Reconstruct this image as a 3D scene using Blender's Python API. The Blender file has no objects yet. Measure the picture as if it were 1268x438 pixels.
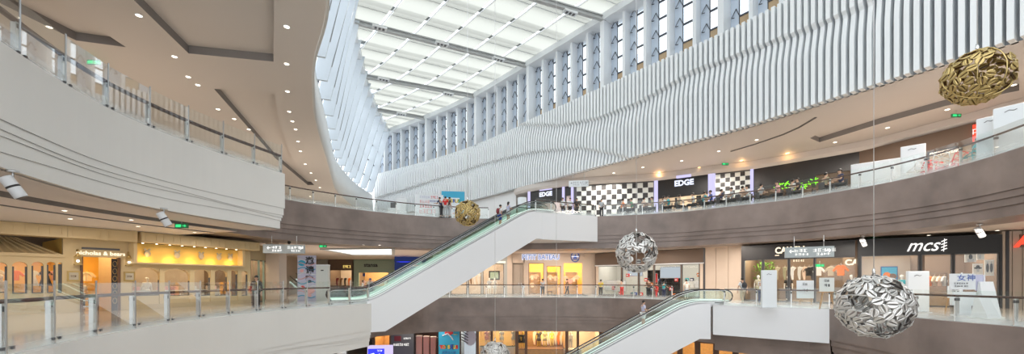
import bpy, bmesh, math, random
from mathutils import Vector, Matrix
from mathutils.geometry import tessellate_polygon
random.seed(7)
S = bpy.context.scene
COL = S.collection
F = 500.0; CX = 634.0; HY = 347.0; EYE = 1.55      # focal length and horizon in the 1268x438 frame
pi = math.pi

# ------------------------------------------------------------ measuring
def U(px, py, z):
    Y = F*(z-EYE)/(HY-py)
    return ((px-CX)/F*Y, Y)
def PT(px, Y): return ((px-CX)/F*Y, Y)
def ZH(py, Y): return EYE+(HY-py)*Y/F

# ------------------------------------------------------------ mesh builder
class MB:
    def __init__(s): s.v=[]; s.f=[]; s.m=[]; s.sm=[]
    def add(s, vs, fs, m=0, smooth=False):
        b=len(s.v); s.v += [tuple(p) for p in vs]
        for f in fs: s.f.append([b+i for i in f]); s.m.append(m); s.sm.append(smooth)
        return s
    def box(s, c, d, rz=0, m=0, taper=1.0):
        vs=[]
        for k in (-1,1):
            t = 1 if k<0 else taper
            for (i,j) in ((-1,-1),(1,-1),(1,1),(-1,1)):
                x=i*d[0]/2*t; y=j*d[1]/2*t
                vs.append((c[0]+x*math.cos(rz)-y*math.sin(rz), c[1]+x*math.sin(rz)+y*math.cos(rz), c[2]+k*d[2]/2))
        return s.add(vs, [(0,3,2,1),(4,5,6,7),(0,1,5,4),(1,2,6,5),(2,3,7,6),(3,0,4,7)], m)
    def bx(s, x0,x1,y0,y1,z0,z1,m=0): return s.box(((x0+x1)/2,(y0+y1)/2,(z0+z1)/2),(abs(x1-x0),abs(y1-y0),abs(z1-z0)),0,m)
    def bar(s, a, b, w, h, m=0):
        a=Vector(a); b=Vector(b); d=(b-a); 
        if d.length<1e-6: return s
        d.normalize(); up=Vector((0,0,1)) if abs(d.z)<.95 else Vector((0,1,0))
        r=d.cross(up).normalized(); u=r.cross(d).normalized()
        vs=[]
        for p in (a,b):
            for (i,j) in ((-1,-1),(1,-1),(1,1),(-1,1)): vs.append(p+r*i*w/2+u*j*h/2)
        return s.add(vs, [(0,3,2,1),(4,5,6,7),(0,1,5,4),(1,2,6,5),(2,3,7,6),(3,0,4,7)], m)
    def tube(s, pts, r, n=8, m=0, closed=False, caps=True):
        pts=[Vector(p) for p in pts]; N=len(pts); rs = r if isinstance(r,(list,tuple)) else [r]*N
        vs=[]; up=Vector((0,0,1))
        for i,p in enumerate(pts):
            if closed: d=(pts[(i+1)%N]-pts[i-1])
            else: d=(pts[min(i+1,N-1)]-pts[max(i-1,0)])
            d.normalize()
            ref = up if abs(d.z)<.97 else Vector((1,0,0))
            a=d.cross(ref).normalized(); b=d.cross(a).normalized()
            for k in range(n):
                t=2*pi*k/n; vs.append(p+(a*math.cos(t)+b*math.sin(t))*rs[i])
        fs=[]
        for i in range(N if closed else N-1):
            j=(i+1)%N
            for k in range(n): fs.append((i*n+k, i*n+(k+1)%n, j*n+(k+1)%n, j*n+k))
        if caps and not closed: fs += [tuple(range(n))[::-1], tuple((N-1)*n+k for k in range(n))]
        return s.add(vs, fs, m, True)
    def lathe(s, prof, c=(0,0,0), n=16, m=0, sx=1, sy=1):
        vs=[]; 
        for (r,z) in prof:
            for k in range(n): t=2*pi*k/n; vs.append((c[0]+r*sx*math.cos(t), c[1]+r*sy*math.sin(t), c[2]+z))
        fs=[]
        for i in range(len(prof)-1):
            for k in range(n): fs.append((i*n+k, i*n+(k+1)%n, (i+1)*n+(k+1)%n, (i+1)*n+k))
        fs += [tuple(range(n))[::-1], tuple((len(prof)-1)*n+k for k in range(n))]
        return s.add(vs, fs, m, True)
    def ball(s, c, r, m=0, n=12, sz=(1,1,1)):
        prof=[(max(1e-4,math.sin(pi*i/8)),-math.cos(pi*i/8)) for i in range(9)]
        vs=[]; 
        for (q,z) in prof:
            for k in range(n): t=2*pi*k/n; vs.append((c[0]+r*q*sz[0]*math.cos(t), c[1]+r*q*sz[1]*math.sin(t), c[2]+r*z*sz[2]))
        fs=[]
        for i in range(8):
            for k in range(n): fs.append((i*n+k, i*n+(k+1)%n, (i+1)*n+(k+1)%n, (i+1)*n+k))
        return s.add(vs, fs, m, True)
    def prism(s, poly, z0, z1, m=0):                      # plan polygon, CCW
        n=len(poly)
        vs=[(p[0],p[1],z0) for p in poly]+[(p[0],p[1],z1) for p in poly]
        fs=[(i,(i+1)%n,n+(i+1)%n,n+i) for i in range(n)]
        tri=tessellate_polygon([[Vector((p[0],p[1],0)) for p in poly]])
        for t in tri: fs.append(t); fs.append(tuple(n+i for i in t[::-1]))
        return s.add(vs, fs, m)
    def sheet(s, poly, holes=(), z=0, m=0, y=None, th=0):  # polygon with holes, horizontal at z (or in the xz plane when y is given)
        loops=[list(poly)]+[list(h) for h in holes]
        flat=[p for l in loops for p in l]
        tri=tessellate_polygon([[Vector((p[0],p[1],0)) for p in l] for l in loops])
        if y is None: vs=[(p[0],p[1],z) for p in flat]
        else: vs=[(p[0],y,p[1]) for p in flat]
        fs=[tuple(t) for t in tri]
        if th:
            N=len(vs)
            if y is None: vs += [(p[0],p[1],z+th) for p in flat]
            else: vs += [(p[0],y+th,p[1]) for p in flat]
            fs += [tuple(N+i for i in t[::-1]) for t in tri]
            b=0
            for l in loops:
                k=len(l)
                for i in range(k): fs.append((b+i,b+(i+1)%k,N+b+(i+1)%k,N+b+i))
                b+=k
        return s.add(vs, fs, m)
    def sweep(s, curve, prof, m=0, smooth=False, ms=None):         # prof: (offset to the slab side, z or z(s))
        nr=normals(curve); L=lengths(curve); P=len(prof); vs=[]
        for i,p in enumerate(curve):
            for (o,z) in prof:
                zz = z(L[i]) if callable(z) else z
                vs.append((p[0]+nr[i][0]*o, p[1]+nr[i][1]*o, zz))
        for j in range(P-1):
            fs=[(i*P+j, (i+1)*P+j, (i+1)*P+j+1, i*P+j+1) for i in range(len(curve)-1)]
            if j==0: s.add(vs, fs, ms[j] if ms else m, smooth)
            else:
                b=len(s.v)-len(vs)
                for f in fs: s.f.append([b+i for i in f]); s.m.append(ms[j] if ms else m); s.sm.append(smooth)
        return s
    def build(s, name, mat, parent=None, world=False, label=None):
        me=bpy.data.meshes.new(name)
        vs=s.v
        if world and parent is not None:
            o=parent.location; vs=[(v[0]-o[0],v[1]-o[1],v[2]-o[2]) for v in vs]
        me.from_pydata(vs, [], s.f)
        mats = mat if isinstance(mat,(list,tuple)) else [mat]
        for q in mats: me.materials.append(M(q) if isinstance(q,str) else q)
        me.polygons.foreach_set('material_index', s.m)
        me.polygons.foreach_set('use_smooth', s.sm)
        me.validate(); me.update()
        ob=bpy.data.objects.new(name, me); COL.objects.link(ob)
        if parent is not None: ob.parent=parent
        if label: ob['label']=label
        return ob

def bfix(ob):      # consistent outward normals
    bm=bmesh.new(); bm.from_mesh(ob.data); bmesh.ops.remove_doubles(bm, verts=bm.verts, dist=1e-5)
    bmesh.ops.recalc_face_normals(bm, faces=bm.faces); bm.to_mesh(ob.data); bm.free(); return ob

def catmull(pts, step=0.5):
    out=[]; n=len(pts)
    for i in range(n-1):
        p0=pts[max(i-1,0)]; p1=pts[i]; p2=pts[i+1]; p3=pts[min(i+2,n-1)]
        L=math.dist(p1,p2); k=max(1,int(L/step))
        for j in range(k):
            t=j/k
            out.append(tuple(.5*((2*p1[a])+(-p0[a]+p2[a])*t+(2*p0[a]-5*p1[a]+4*p2[a]-p3[a])*t*t+(-p0[a]+3*p1[a]-3*p2[a]+p3[a])*t**3) for a in (0,1)))
    out.append(tuple(pts[-1])); return out
def lengths(c):
    L=[0]
    for a,b in zip(c,c[1:]): L.append(L[-1]+math.dist(a,b))
    return L
def normals(c):     # left-hand normals
    out=[]; n=len(c)
    for i in range(n):
        a=Vector(c[max(i-1,0)]); b=Vector(c[i]); d=Vector(c[min(i+1,n-1)])
        e1=(b-a).normalized() if i>0 else None; e2=(d-b).normalized() if i<n-1 else None
        if e1 is None: e1=e2
        if e2 is None: e2=e1
        n1=Vector((-e1.y,e1.x)); n2=Vector((-e2.y,e2.x)); m=(n1+n2)
        if m.length<.3: out.append((n1.x,n1.y)); continue
        m.normalize(); k=1/max(.5,m.dot(n1)); out.append((m.x*k,m.y*k))
    return out
def at_len(c, L, s):
    s=max(0,min(L[-1],s))
    for i in range(len(c)-1):
        if L[i+1]>=s:
            t=(s-L[i])/max(1e-9,L[i+1]-L[i]); return (c[i][0]+(c[i+1][0]-c[i][0])*t, c[i][1]+(c[i+1][1]-c[i][1])*t)
    return c[-1]
def resample(c, step):
    L=lengths(c); n=max(1,round(L[-1]/step)); return [at_len(c,L,L[-1]*i/n) for i in range(n+1)]
def offset(c, o):
    nr=normals(c); return [(p[0]+n[0]*o,p[1]+n[1]*o) for p,n in zip(c,nr)]
def inside(p, poly):
    r=False; n=len(poly)
    for i in range(n):
        a=poly[i]; b=poly[i-1]
        if (a[1]>p[1])!=(b[1]>p[1]) and p[0]<(b[0]-a[0])*(p[1]-a[1])/(b[1]-a[1])+a[0]: r=not r
    return r
def interp(tab, y):
    for a,b in zip(tab,tab[1:]):
        if y<=b[1]: return a[0]+(b[0]-a[0])*(y-a[1])/(b[1]-a[1])
    return tab[-1][0]

# ------------------------------------------------------------ tagging
def tag(o, label=None, cat=None, group=None, kind=None):
    if label: o['label']=label
    if cat: o['category']=cat
    if group: o['group']=group
    if kind: o['kind']=kind
    return o
def empty(name, loc=(0,0,0), rz=0, label=None, cat=None, group=None):
    o=bpy.data.objects.new(name,None); COL.objects.link(o); o.location=loc; o.rotation_euler=(0,0,rz); o.empty_display_size=.2
    return tag(o,label,cat,group)
def struct(o): o['kind']='structure'; return o
def copy_tree(o, parent=None):
    c=o.copy(); COL.objects.link(c)
    if parent is not None: c.parent=parent
    for ch in list(o.children): copy_tree(ch,c)
    return c

# ------------------------------------------------------------ materials
MATS={}
def M(n): return MATS[n]
def mat(name, col, rough=.5, metal=0, spec=.5, emit=None, es=0, noise=None, bump=None, coat=0, trans=0):
    m=bpy.data.materials.new(name); m.use_nodes=True; nt=m.node_tree; b=nt.nodes['Principled BSDF']
    c=tuple(col)+(1,) if len(col)==3 else col
    b.inputs['Base Color'].default_value=c; b.inputs['Roughness'].default_value=rough; b.inputs['Metallic'].default_value=metal
    b.inputs['Specular IOR Level'].default_value=spec
    if coat: b.inputs['Coat Weight'].default_value=coat
    if emit: b.inputs['Emission Color'].default_value=tuple(emit)+(1,); b.inputs['Emission Strength'].default_value=es
    if noise or bump:
        tc=nt.nodes.new('ShaderNodeTexCoord'); nz=nt.nodes.new('ShaderNodeTexNoise'); nt.links.new(tc.outputs['Object'],nz.inputs['Vector'])
        nz.inputs['Scale'].default_value=(noise or bump)[0]; nz.inputs['Detail'].default_value=6
        if noise:
            r=nt.nodes.new('ShaderNodeValToRGB'); a=noise[1]
            r.color_ramp.elements[0].position=.3; r.color_ramp.elements[1].position=.7
            r.color_ramp.elements[0].color=tuple(x*(1-a) for x in c[:3])+(1,); r.color_ramp.elements[1].color=tuple(min(1,x*(1+a)) for x in c[:3])+(1,)
            nt.links.new(nz.outputs['Fac'],r.inputs['Fac']); nt.links.new(r.outputs['Color'],b.inputs['Base Color'])
        if bump:
            bp=nt.nodes.new('ShaderNodeBump'); bp.inputs['Strength'].default_value=bump[1]; nt.links.new(nz.outputs['Fac'],bp.inputs['Height']); nt.links.new(bp.outputs['Normal'],b.inputs['Normal'])
    MATS[name]=m; return m
def glass(name, tint, gloss=.06, whiten=0, rough=.02, fh=.35):
    m=bpy.data.materials.new(name); m.use_nodes=True; nt=m.node_tree; N=nt.nodes; Lk=nt.links
    for n in list(N): N.remove(n)
    out=N.new('ShaderNodeOutputMaterial'); tr=N.new('ShaderNodeBsdfTransparent'); tr.inputs[0].default_value=tuple(tint)+(1,)
    gl=N.new('ShaderNodeBsdfGlossy'); gl.inputs['Roughness'].default_value=rough; gl.inputs[0].default_value=(1,1,1,1)
    lw=N.new('ShaderNodeLayerWeight'); lw.inputs['Blend'].default_value=.25
    mp=N.new('ShaderNodeMapRange'); Lk.new(lw.outputs['Fresnel'],mp.inputs['Value']); mp.inputs['To Min'].default_value=gloss; mp.inputs['To Max'].default_value=min(1,gloss+.26)
    mx=N.new('ShaderNodeMixShader'); Lk.new(mp.outputs[0],mx.inputs[0]); Lk.new(tr.outputs[0],mx.inputs[1]); Lk.new(gl.outputs[0],mx.inputs[2])
    last=mx
    if whiten:  # white diffuse mixed in at the base, fading out upwards
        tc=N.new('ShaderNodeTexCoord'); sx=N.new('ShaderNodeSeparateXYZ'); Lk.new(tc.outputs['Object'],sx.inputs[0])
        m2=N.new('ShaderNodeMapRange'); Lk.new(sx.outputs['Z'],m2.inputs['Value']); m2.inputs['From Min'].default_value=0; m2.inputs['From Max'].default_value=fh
        m2.inputs['To Min'].default_value=whiten; m2.inputs['To Max'].default_value=0
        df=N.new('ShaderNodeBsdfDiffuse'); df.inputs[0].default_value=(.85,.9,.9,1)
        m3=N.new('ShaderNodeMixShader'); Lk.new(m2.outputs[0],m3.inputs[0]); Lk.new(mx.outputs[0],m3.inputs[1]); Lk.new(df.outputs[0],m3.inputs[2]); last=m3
    Lk.new(last.outputs[0],out.inputs[0]); MATS[name]=m; return m
def emis(name, col, st):
    m=bpy.data.materials.new(name); m.use_nodes=True; nt=m.node_tree
    for n in list(nt.nodes): nt.nodes.remove(n)
    o=nt.nodes.new('ShaderNodeOutputMaterial'); e=nt.nodes.new('ShaderNodeEmission'); e.inputs[0].default_value=tuple(col)+(1,); e.inputs[1].default_value=st
    nt.links.new(e.outputs[0],o.inputs[0]); MATS[name]=m; return m

mat('white_apron',(.74,.735,.71),.35,noise=(.5,.02))
mat('white_paint',(.80,.81,.82),.45)
mat('white_truss',(.78,.79,.81),.3)
mat('slat_white',(.78,.81,.83),.45)
mat('slat_back',(.36,.39,.42),.6)
mat('brown_plaster',(.235,.185,.165),.38,noise=(.7,.22),bump=(1.5,.05))
mat('groove_dark',(.06,.045,.04),.6)
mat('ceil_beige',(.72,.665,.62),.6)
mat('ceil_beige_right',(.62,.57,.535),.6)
mat('ceil_inner',(.68,.59,.52),.6)
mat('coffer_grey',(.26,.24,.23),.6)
mat('soffit_pink',(.72,.65,.61),.55)
mat('floor_light',(.62,.56,.49),.12,coat=.4,noise=(.4,.05))
mat('floor_dark',(.22,.185,.155),.12,coat=.4,noise=(1.2,.12))
mat('fin_grey',(.70,.73,.76),.4)
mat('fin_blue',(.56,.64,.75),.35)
mat('fin_white',(.66,.72,.78),.35)
mat('beam_grey',(.42,.43,.43),.45)
mat('frame_dark',(.06,.065,.08),.5)
mat('steel',(.62,.63,.64),.3,metal=.9)
mat('steel_light',(.75,.76,.77),.35,metal=.5)
mat('chrome',(.8,.8,.8),.15,metal=1)
mat('deck_white',(.80,.83,.82),.3,metal=.3)
mat('handrail_brown',(.09,.045,.035),.5)
mat('rubber_black',(.015,.015,.017),.4)
mat('black',(.012,.012,.013),.45)
mat('near_black',(.03,.027,.027),.35)
mat('dark_grey',(.10,.10,.105),.5)
mat('mid_grey',(.32,.33,.34),.5)
mat('sign_grey',(.36,.40,.41),.4)
mat('outside_tan',(.50,.36,.22),.6)
mat('shop_cream',(.64,.50,.28),.5)
mat('shop_cream_dark',(.54,.42,.24),.5)
mat('shop_yellow',(.85,.56,.14),.6)
mat('wall_taupe',(.46,.38,.31),.6,noise=(.8,.06))
mat('wall_stone',(.62,.50,.40),.5,noise=(.6,.05))
mat('wall_brown',(.16,.11,.08),.6)
mat('wall_grey',(.40,.40,.38),.6)
mat('wall_green',(.34,.44,.35),.6)
mat('wood',(.46,.28,.13),.45,noise=(6,.15))
mat('wood_dark',(.14,.07,.04),.4)
mat('brass',(.62,.44,.17),.3,metal=.8)
mat('gold_petal',(.62,.47,.20),.3,metal=.7)
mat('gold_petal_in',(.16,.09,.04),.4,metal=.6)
mat('silver_petal',(.78,.77,.75),.28,metal=.7)
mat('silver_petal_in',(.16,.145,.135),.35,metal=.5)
mat('skin',(.58,.36,.25),.55)
mat('hair_black',(.012,.010,.009),.5)
mat('lips',(.35,.12,.1),.5)
mat('mannequin_white',(.82,.80,.76),.4)
for n,c in dict(white=(.82,.82,.82),offwhite=(.72,.70,.66),red=(.65,.03,.03),blue=(.02,.07,.35),navy=(.015,.025,.09),teal=(.02,.42,.48),
    grey=(.46,.48,.50),green=(.05,.28,.12),orange=(.85,.22,.03),pink=(.80,.45,.45),brown=(.22,.12,.07),olive=(.36,.34,.22),black=(.02,.02,.022),
    lilac=(.55,.56,.72),yellow=(.8,.6,.08),khaki=(.50,.44,.33),dark=(.045,.045,.05),cyan=(.03,.42,.62),peach=(.78,.58,.46),maroon=(.2,.03,.04)).items():
    mat('cloth_'+n,c,.8)
mat('board_white',(.78,.82,.85),.4)
mat('board_pale',(.66,.70,.68),.4)
mat('poster_blue',(.04,.40,.62),.5)
mat('leaf_green',(.12,.30,.03),.6)
mat('paint_red',(.7,.03,.03),.4)
mat('paint_blue',(.04,.10,.42),.4)
mat('ink',(.03,.03,.04),.6)
mat('spot_white',(.72,.74,.76),.4)
mat('louver_grey',(.30,.31,.31),.6)
emis('lamp_warm',(1,.88,.70),5)
emis('lamp_amber',(1,.62,.22),6)
emis('sign_white',(1,.97,.92),1.1)
emis('sign_warm',(1,.84,.60),1.2)
emis('sign_yellow',(1,.72,.2),1.1)
emis('sign_lilac',(.68,.64,1),.85)
emis('sign_letters_blue',(.75,.8,1),1.1)
emis('escalator_light',(.85,1,.93),.9)
emis('sign_red',(1,.06,.03),1.6)
emis('sign_green',(.05,.8,.25),1.0)
emis('led_lime',(.25,1,.02),1.5)
emis('screen_blue',(.04,.05,.95),1.2)
emis('screen_lilac',(.72,.62,.92),.8)
emis('screen_navy',(.02,.03,.10),.8)
emis('screen_cool',(.60,.66,.72),.7)
emis('ceiling_glow',(1,.98,.94),1.3)
glass('rail_glass',(.965,.985,.975),.025,whiten=.5,fh=.42)
glass('escalator_glass',(.905,.955,.93),.03)
glass('shop_glass',(.98,.985,.98),.02)
glass('window_glass',(.93,.97,1.0),.05)

# translucent skylight fabric
def skymat():
    m=bpy.data.materials.new('skylight_fabric'); m.use_nodes=True; nt=m.node_tree; N=nt.nodes
    for n in list(N): N.remove(n)
    o=N.new('ShaderNodeOutputMaterial'); t=N.new('ShaderNodeBsdfTranslucent'); t.inputs[0].default_value=(.66,.64,.57,1)
    tr=N.new('ShaderNodeBsdfTransparent'); tr.inputs[0].default_value=(.36,.35,.31,1)
    mx=N.new('ShaderNodeMixShader'); mx.inputs[0].default_value=.38
    nt.links.new(t.outputs[0],mx.inputs[1]); nt.links.new(tr.outputs[0],mx.inputs[2]); nt.links.new(mx.outputs[0],o.inputs[0]); MATS['skylight_fabric']=m
skymat()

# ------------------------------------------------------------ text
def text(s, size, matname, parent, loc, rot=(pi/2,0,0), name='lettering', ext=.01, shear=0, align='CENTER', bold=0, sx=1):
    cu=bpy.data.curves.new('t','FONT'); cu.body=s; cu.size=size; cu.extrude=ext; cu.align_x=align; cu.align_y='CENTER'; cu.shear=shear; cu.offset=bold
    cu.resolution_u=3
    t=bpy.data.objects.new('t',cu); COL.objects.link(t); bpy.context.view_layer.update()
    me=bpy.data.meshes.new_from_object(t.evaluated_get(bpy.context.evaluated_depsgraph_get()))
    bpy.data.objects.remove(t); bpy.data.curves.remove(cu)
    me.materials.clear(); me.materials.append(M(matname)); me.name=name
    ob=bpy.data.objects.new(name,me); COL.objects.link(ob); ob.parent=parent; ob.location=loc; ob.rotation_euler=rot; ob.scale=(sx,1,1)
    return ob

# ------------------------------------------------------------ frames for things that face the atrium
class Frame:      # origin at a, x towards b (left to right for the viewer), y away from the viewer, z up from z0
    def __init__(s, a, b, z0=0):
        s.a=Vector((a[0],a[1])); s.b=Vector((b[0],b[1])); s.L=(s.b-s.a).length; s.u=(s.b-s.a)/s.L; s.n=Vector((-s.u.y,s.u.x)); s.z0=z0
        s.rz=math.atan2(s.u.y,s.u.x)
    def x(s, px):
        k=(px-CX)/F; den=s.u.x-k*s.u.y
        return (k*s.a.y-s.a.x)/den
    def Y(s, px): return s.a.y+s.u.y*s.x(px)
    def z(s, px, py): return ZH(py, s.Y(px))-s.z0
    def w(s, x, y, z=0): p=s.a+s.u*x+s.n*y; return (p.x,p.y,s.z0+z)
    def root(s, name, label, cat, group=None, x=0, y=0, z=0): return empty(name, s.w(x,y,z), s.rz, label, cat, group)
    def sub(s, x, y, z=0):
        p=s.a+s.u*x+s.n*y; q=p+s.u; return Frame(p,q,s.z0+z)
# ============================================================ ATRIUM EDGES (plan, clockwise: the void lies on the right hand)
E4L = catmull([(-8.2,-4),(-9,1),(-9.9,5),(-11.7,9.2),(-12.85,12.9),(-12.75,16.6),(-11.7,20.8)],.4)
E4F = catmull([(-15.9,24),(-15.4,27.2),(-12.7,30.6),(-9,33.6),(-5.1,35.4),(-1.2,35.9),(3,35.5),(7.3,34.5),(9.9,33.9),(13.4,32.4),(16.2,29.9),(18.3,28),(19.4,26.5),(21,22.8),(21.4,19.7),(20.9,16.5),(19.6,12.5),(17.8,8),(16,2),(15,-4)],.4)
N4 = [(-11.7,20.8),(-13.6,21.0),(-16.4,20.6),(-16.2,22.4),(-15.9,24)]
V4 = E4L + N4[1:-1] + E4F                     # hole of the third-floor slab
E3L = catmull([(-9.2,.6),(-9.6,4),(-10.2,8.5),(-10.9,9.9),(-11.35,11.2),(-11.75,12.9),(-12.1,15.3),(-12.05,18.1),(-11.2,22),(-9.3,26.7)],.4)
E3C = catmull([(-11.1,30.3),(-10.6,32.2),(-9,33.6),(-6.6,35),(-2,35.6),(3,35.6),(7.4,35.2),(10.3,33.5),(12.6,31.2),(14.3,28.6)],.4)
N3 = [(12.4,25.0),(16.9,21.5)]
E3R = catmull([(16.9,21.5),(16.7,18.5),(16.3,15.8),(16.6,13.1),(17.2,9.5),(17.4,5),(17.2,.6)],.4)
V3 = E3L + E3C + N3[:1] + E3R
E5L = catmull([(-4.2,3),(-5.3,10),(-6.9,15),(-9.45,19.2),(-10.9,22),(-13,26.7),(-16.4,35.8),(-18.4,41.1),(-20.7,47.9),(-22.5,58),(-22.8,66)],.5)
SLAT = catmull([(-22.6,67),(-13.2,60),(-5.4,53.2),(3.9,42.5),(11.2,33.7),(16,27.9),(19.5,22.2),(21,19.6),(22.3,17.4),(23.6,14),(24.3,9),(24.4,3)],.5)
EAVE_T=[(-5.5,10),(-8.2,20),(-11.4,29),(-14.1,34.5),(-15.8,39.7),(-17.1,44.9),(-18.3,50),(-19.2,55.2),(-19.9,61.1),(-20.6,67)]
EAVE = catmull(EAVE_T,.6)
OUT=[(-36,-9),(38,-9),(38,72),(-36,72)]

# ------------------------------------------------------------ floors
struct(MB().sheet(OUT,[V3],z=0).build('floor','floor_light'))
struct(MB().sheet(OUT,[V4],z=7).build('floor.001','floor_light'))
struct(MB().sweep(E3L,[(.05,.006),(3.0,.006)]).build('trim_1','floor_dark'))
struct(MB().sheet([(-36,-9),(38,-9),(38,72),(-36,72)],z=-7).build('floor.002','floor_light'))

# ------------------------------------------------------------ aprons
def wave(b,a,ph,k=.35): return lambda s: b+a*math.sin(s*k+ph)+a*.5*math.sin(s*k*2.3+ph*2)
def apron(name, curve, dz, matn, waves, bottom, steps, lip='white_paint'):
    mb=MB(); prev=dz+7.03; off=0; levels=steps+[bottom+dz]
    prof=[(.35,dz+7.03),(0,dz+7.03)]; o=0; ms=[0]; first=True
    for q in levels:
        prof.append((o,q)); ms.append(0)
        o+=(.07 if matn=='brown_plaster' else .035); prof.append((o,q)); ms.append(1)
    prof.pop(); ms.pop()
    prof.append((o+2.2,bottom+dz)); ms.append(0)
    mb.sweep(curve,prof,ms=ms)
    return struct(mb.build(name,[matn,'groove_dark' if matn=='brown_plaster' else 'mid_grey']))
def wh(dz): return [dz+5.25, wave(dz+4.98,.07,2.0), wave(dz+4.86,.08,1.4), wave(dz+4.60,.08,.6)]
def br(dz): return [dz+5.38,dz+5.08,dz+4.76]
apron('trim_2',E4L+N4[1:2],0,'white_apron',1,4.2,wh(0))
apron('trim_3',N4[1:-1]+E4F,0,'brown_plaster',0,4.3,br(0))
apron('trim_4',E3L+[(-11.1,30.3)],-7,'white_apron',1,4.2,wh(-7))
apron('trim_5',E3C,-7,'brown_plaster',0,4.05,br(-7))
apron('trim_6',E3R,-7,'brown_plaster',0,4.05,br(-7))
apron('trim_7',[(14.3,28.6),(12.9,26.2),(16.4,22.3),(16.9,21.5)],-7,'brown_plaster',0,4.05,br(-7))

# undersides of the slabs = ceilings of the levels below
def grow(V,o): return offset(V,o)
V4g=offset(E4L,2.2)+[(-15.6,21.2)]+offset(E4F,1.6)
struct(MB().sheet(OUT,[V4g],z=4.36).build('ceiling','ceil_inner'))
V3g=offset(E3L,2.2)+offset(E3C,2.0)+[(14.5,26)]+offset(E3R,2.0)
struct(MB().sheet(OUT,[V3g],z=-2.85).build('ceiling.001','ceil_inner'))
# stepped ceiling bands over the left gallery: soffit, dark slot, band, thin line
c=E4L
struct(MB().sweep(c,[(.3,4.18),(2.35,4.2),(2.35,4.5),(3.1,4.5),(3.1,4.16),(4.6,4.16),(4.6,4.22),(4.66,4.22),(4.66,4.12),(13,4.12)],ms=[0,1,1,1,0,1,1,1,2]).build('ceiling.002',['soffit_pink','coffer_grey','ceil_beige']))

# ------------------------------------------------------------ top ceiling (z=12) with coffers
def cof(pts,z=12.0): return [U(a,b,z) for a,b in pts]
A=[(-19.0,17.6),(-17.3,18.1),(-17.1,15.0),(-18.4,13.6),(-19.4,14.5)]
B=[(-14.9,18.6),(-11.4,19.3),(-8.9,15.1),(-9.6,11),(-13.2,11)]
Cc=cof([(265,110),(340,116),(345,150),(362,198),(389,229),(381,229),(340,195),(312,163)])
Dd=[(-30,22),(-22.5,24),(-22,33),(-24,38),(-30,38)]
Rr=cof([(1003,171),(1015,176),(1090,153),(1171,131),(1262,112),(1262,96),(1160,106),(1112,117),(1060,140)])
V5=E5L+SLAT+[(24.4,-9.0+.01),(-4.2,-8.99)]
V5=[p for p in V5]
def ccw(p):
    a=sum(p[i-1][0]*p[i][1]-p[i][0]*p[i-1][1] for i in range(len(p))); return p if a>0 else p[::-1]
left_poly=[(-36,-9)]+[(-4.2,-9)]+E5L+[(-22.8,72),(-36,72)]
right_poly=SLAT+[(24.4,-9),(38,-9),(38,72),(-22.6,72)]
struct(MB().sheet(left_poly,[A,B,Cc,Dd],z=12).build('ceiling.003','ceil_beige'))
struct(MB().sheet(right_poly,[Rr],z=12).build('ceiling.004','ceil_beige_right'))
n=1
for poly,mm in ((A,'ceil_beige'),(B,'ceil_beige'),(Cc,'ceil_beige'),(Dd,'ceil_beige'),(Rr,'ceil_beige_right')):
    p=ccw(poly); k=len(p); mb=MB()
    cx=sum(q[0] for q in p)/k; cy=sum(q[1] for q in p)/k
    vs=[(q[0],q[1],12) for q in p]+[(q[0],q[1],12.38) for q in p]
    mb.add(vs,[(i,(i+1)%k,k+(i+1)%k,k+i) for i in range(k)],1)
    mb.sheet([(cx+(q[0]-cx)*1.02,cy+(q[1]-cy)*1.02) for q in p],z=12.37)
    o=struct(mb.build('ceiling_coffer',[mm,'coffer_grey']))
    o.name='ceiling.%03d'%(n+4); n+=1

# white curved fascia over the left ceiling edge
struct(MB().sweep(E5L,[(-.0,11.98),(-.12,11.98),(-.12,13.6),(0,15.5),(1.6,15.5)],smooth=True).build('wall_left','white_apron'))

# ------------------------------------------------------------ slatted wall (fins with a rolling wave)
SL=lengths(SLAT); SN=normals(SLAT)
def sl_at(s):
    p=at_len(SLAT,SL,s); q=at_len(SLAT,SL,min(SL[-1],s+.1)); r=at_len(SLAT,SL,max(0,s-.1))
    d=Vector((q[0]-r[0],q[1]-r[1])).normalized(); return Vector(p), d, Vector((d.y,-d.x))      # point, tangent, normal to the void
TOPZ=19.1; BOT=12.0
ZB1=[(18.6,-400),(19.6,560),(19.4,640),(18.3,670),(17.2,700),(16.5,745),(16.5,795),(17.3,860),(17.1,940),(16.8,1000),(16.6,1070),(17.2,1200),(17.4,3000)]
ZB2=[(15.2,-400),(15.2,470),(16.0,540),(16.3,600),(15.6,660),(14.4,720),(12.6,770),(10.5,820),(9,3000)]
def sst(t): t=max(0,min(1,t)); return t*t*(3-2*t)
def wv(s,z):
    p=at_len(SLAT,SL,s); px=CX+F*p[0]/max(p[1],4)
    a=1 if px<1000 else max(.35,1-(px-1000)/250)
    o=.22
    for T,am in ((ZB1,.34*a),(ZB2,.30)):
        zb=interp(T,px)
        if z<zb: o-=am*(1-sst((zb-z)/1.9))*sst((zb-z)/.22)
    return o
mb=MB(); s=.3; NZ=44
while s<SL[-1]-.2:
    p,d,nv=sl_at(s); w=.105; vs=[]
    for j in range(NZ+1):
        z=BOT+(TOPZ-BOT)*j/NZ; o=.30+wv(s,z)
        for (a,b) in ((-w,-.15),(w,-.15),(w,o),(-w,o)):
            q=p+d*a+nv*b; vs.append((q.x,q.y,z))
    fs=[]
    for j in range(NZ):
        for k in range(4): fs.append((j*4+k,j*4+(k+1)%4,j*4+4+(k+1)%4,j*4+4+k))
    fs+= [(0,3,2,1),(NZ*4,NZ*4+1,NZ*4+2,NZ*4+3)]
    mb.add(vs,fs,0); s+=.375
mb.sweep(SLAT,[(.05,BOT),(.05,TOPZ)],m=1); mb.sweep(SLAT,[(.9,TOPZ),(-.1,TOPZ)],m=0)
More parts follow.
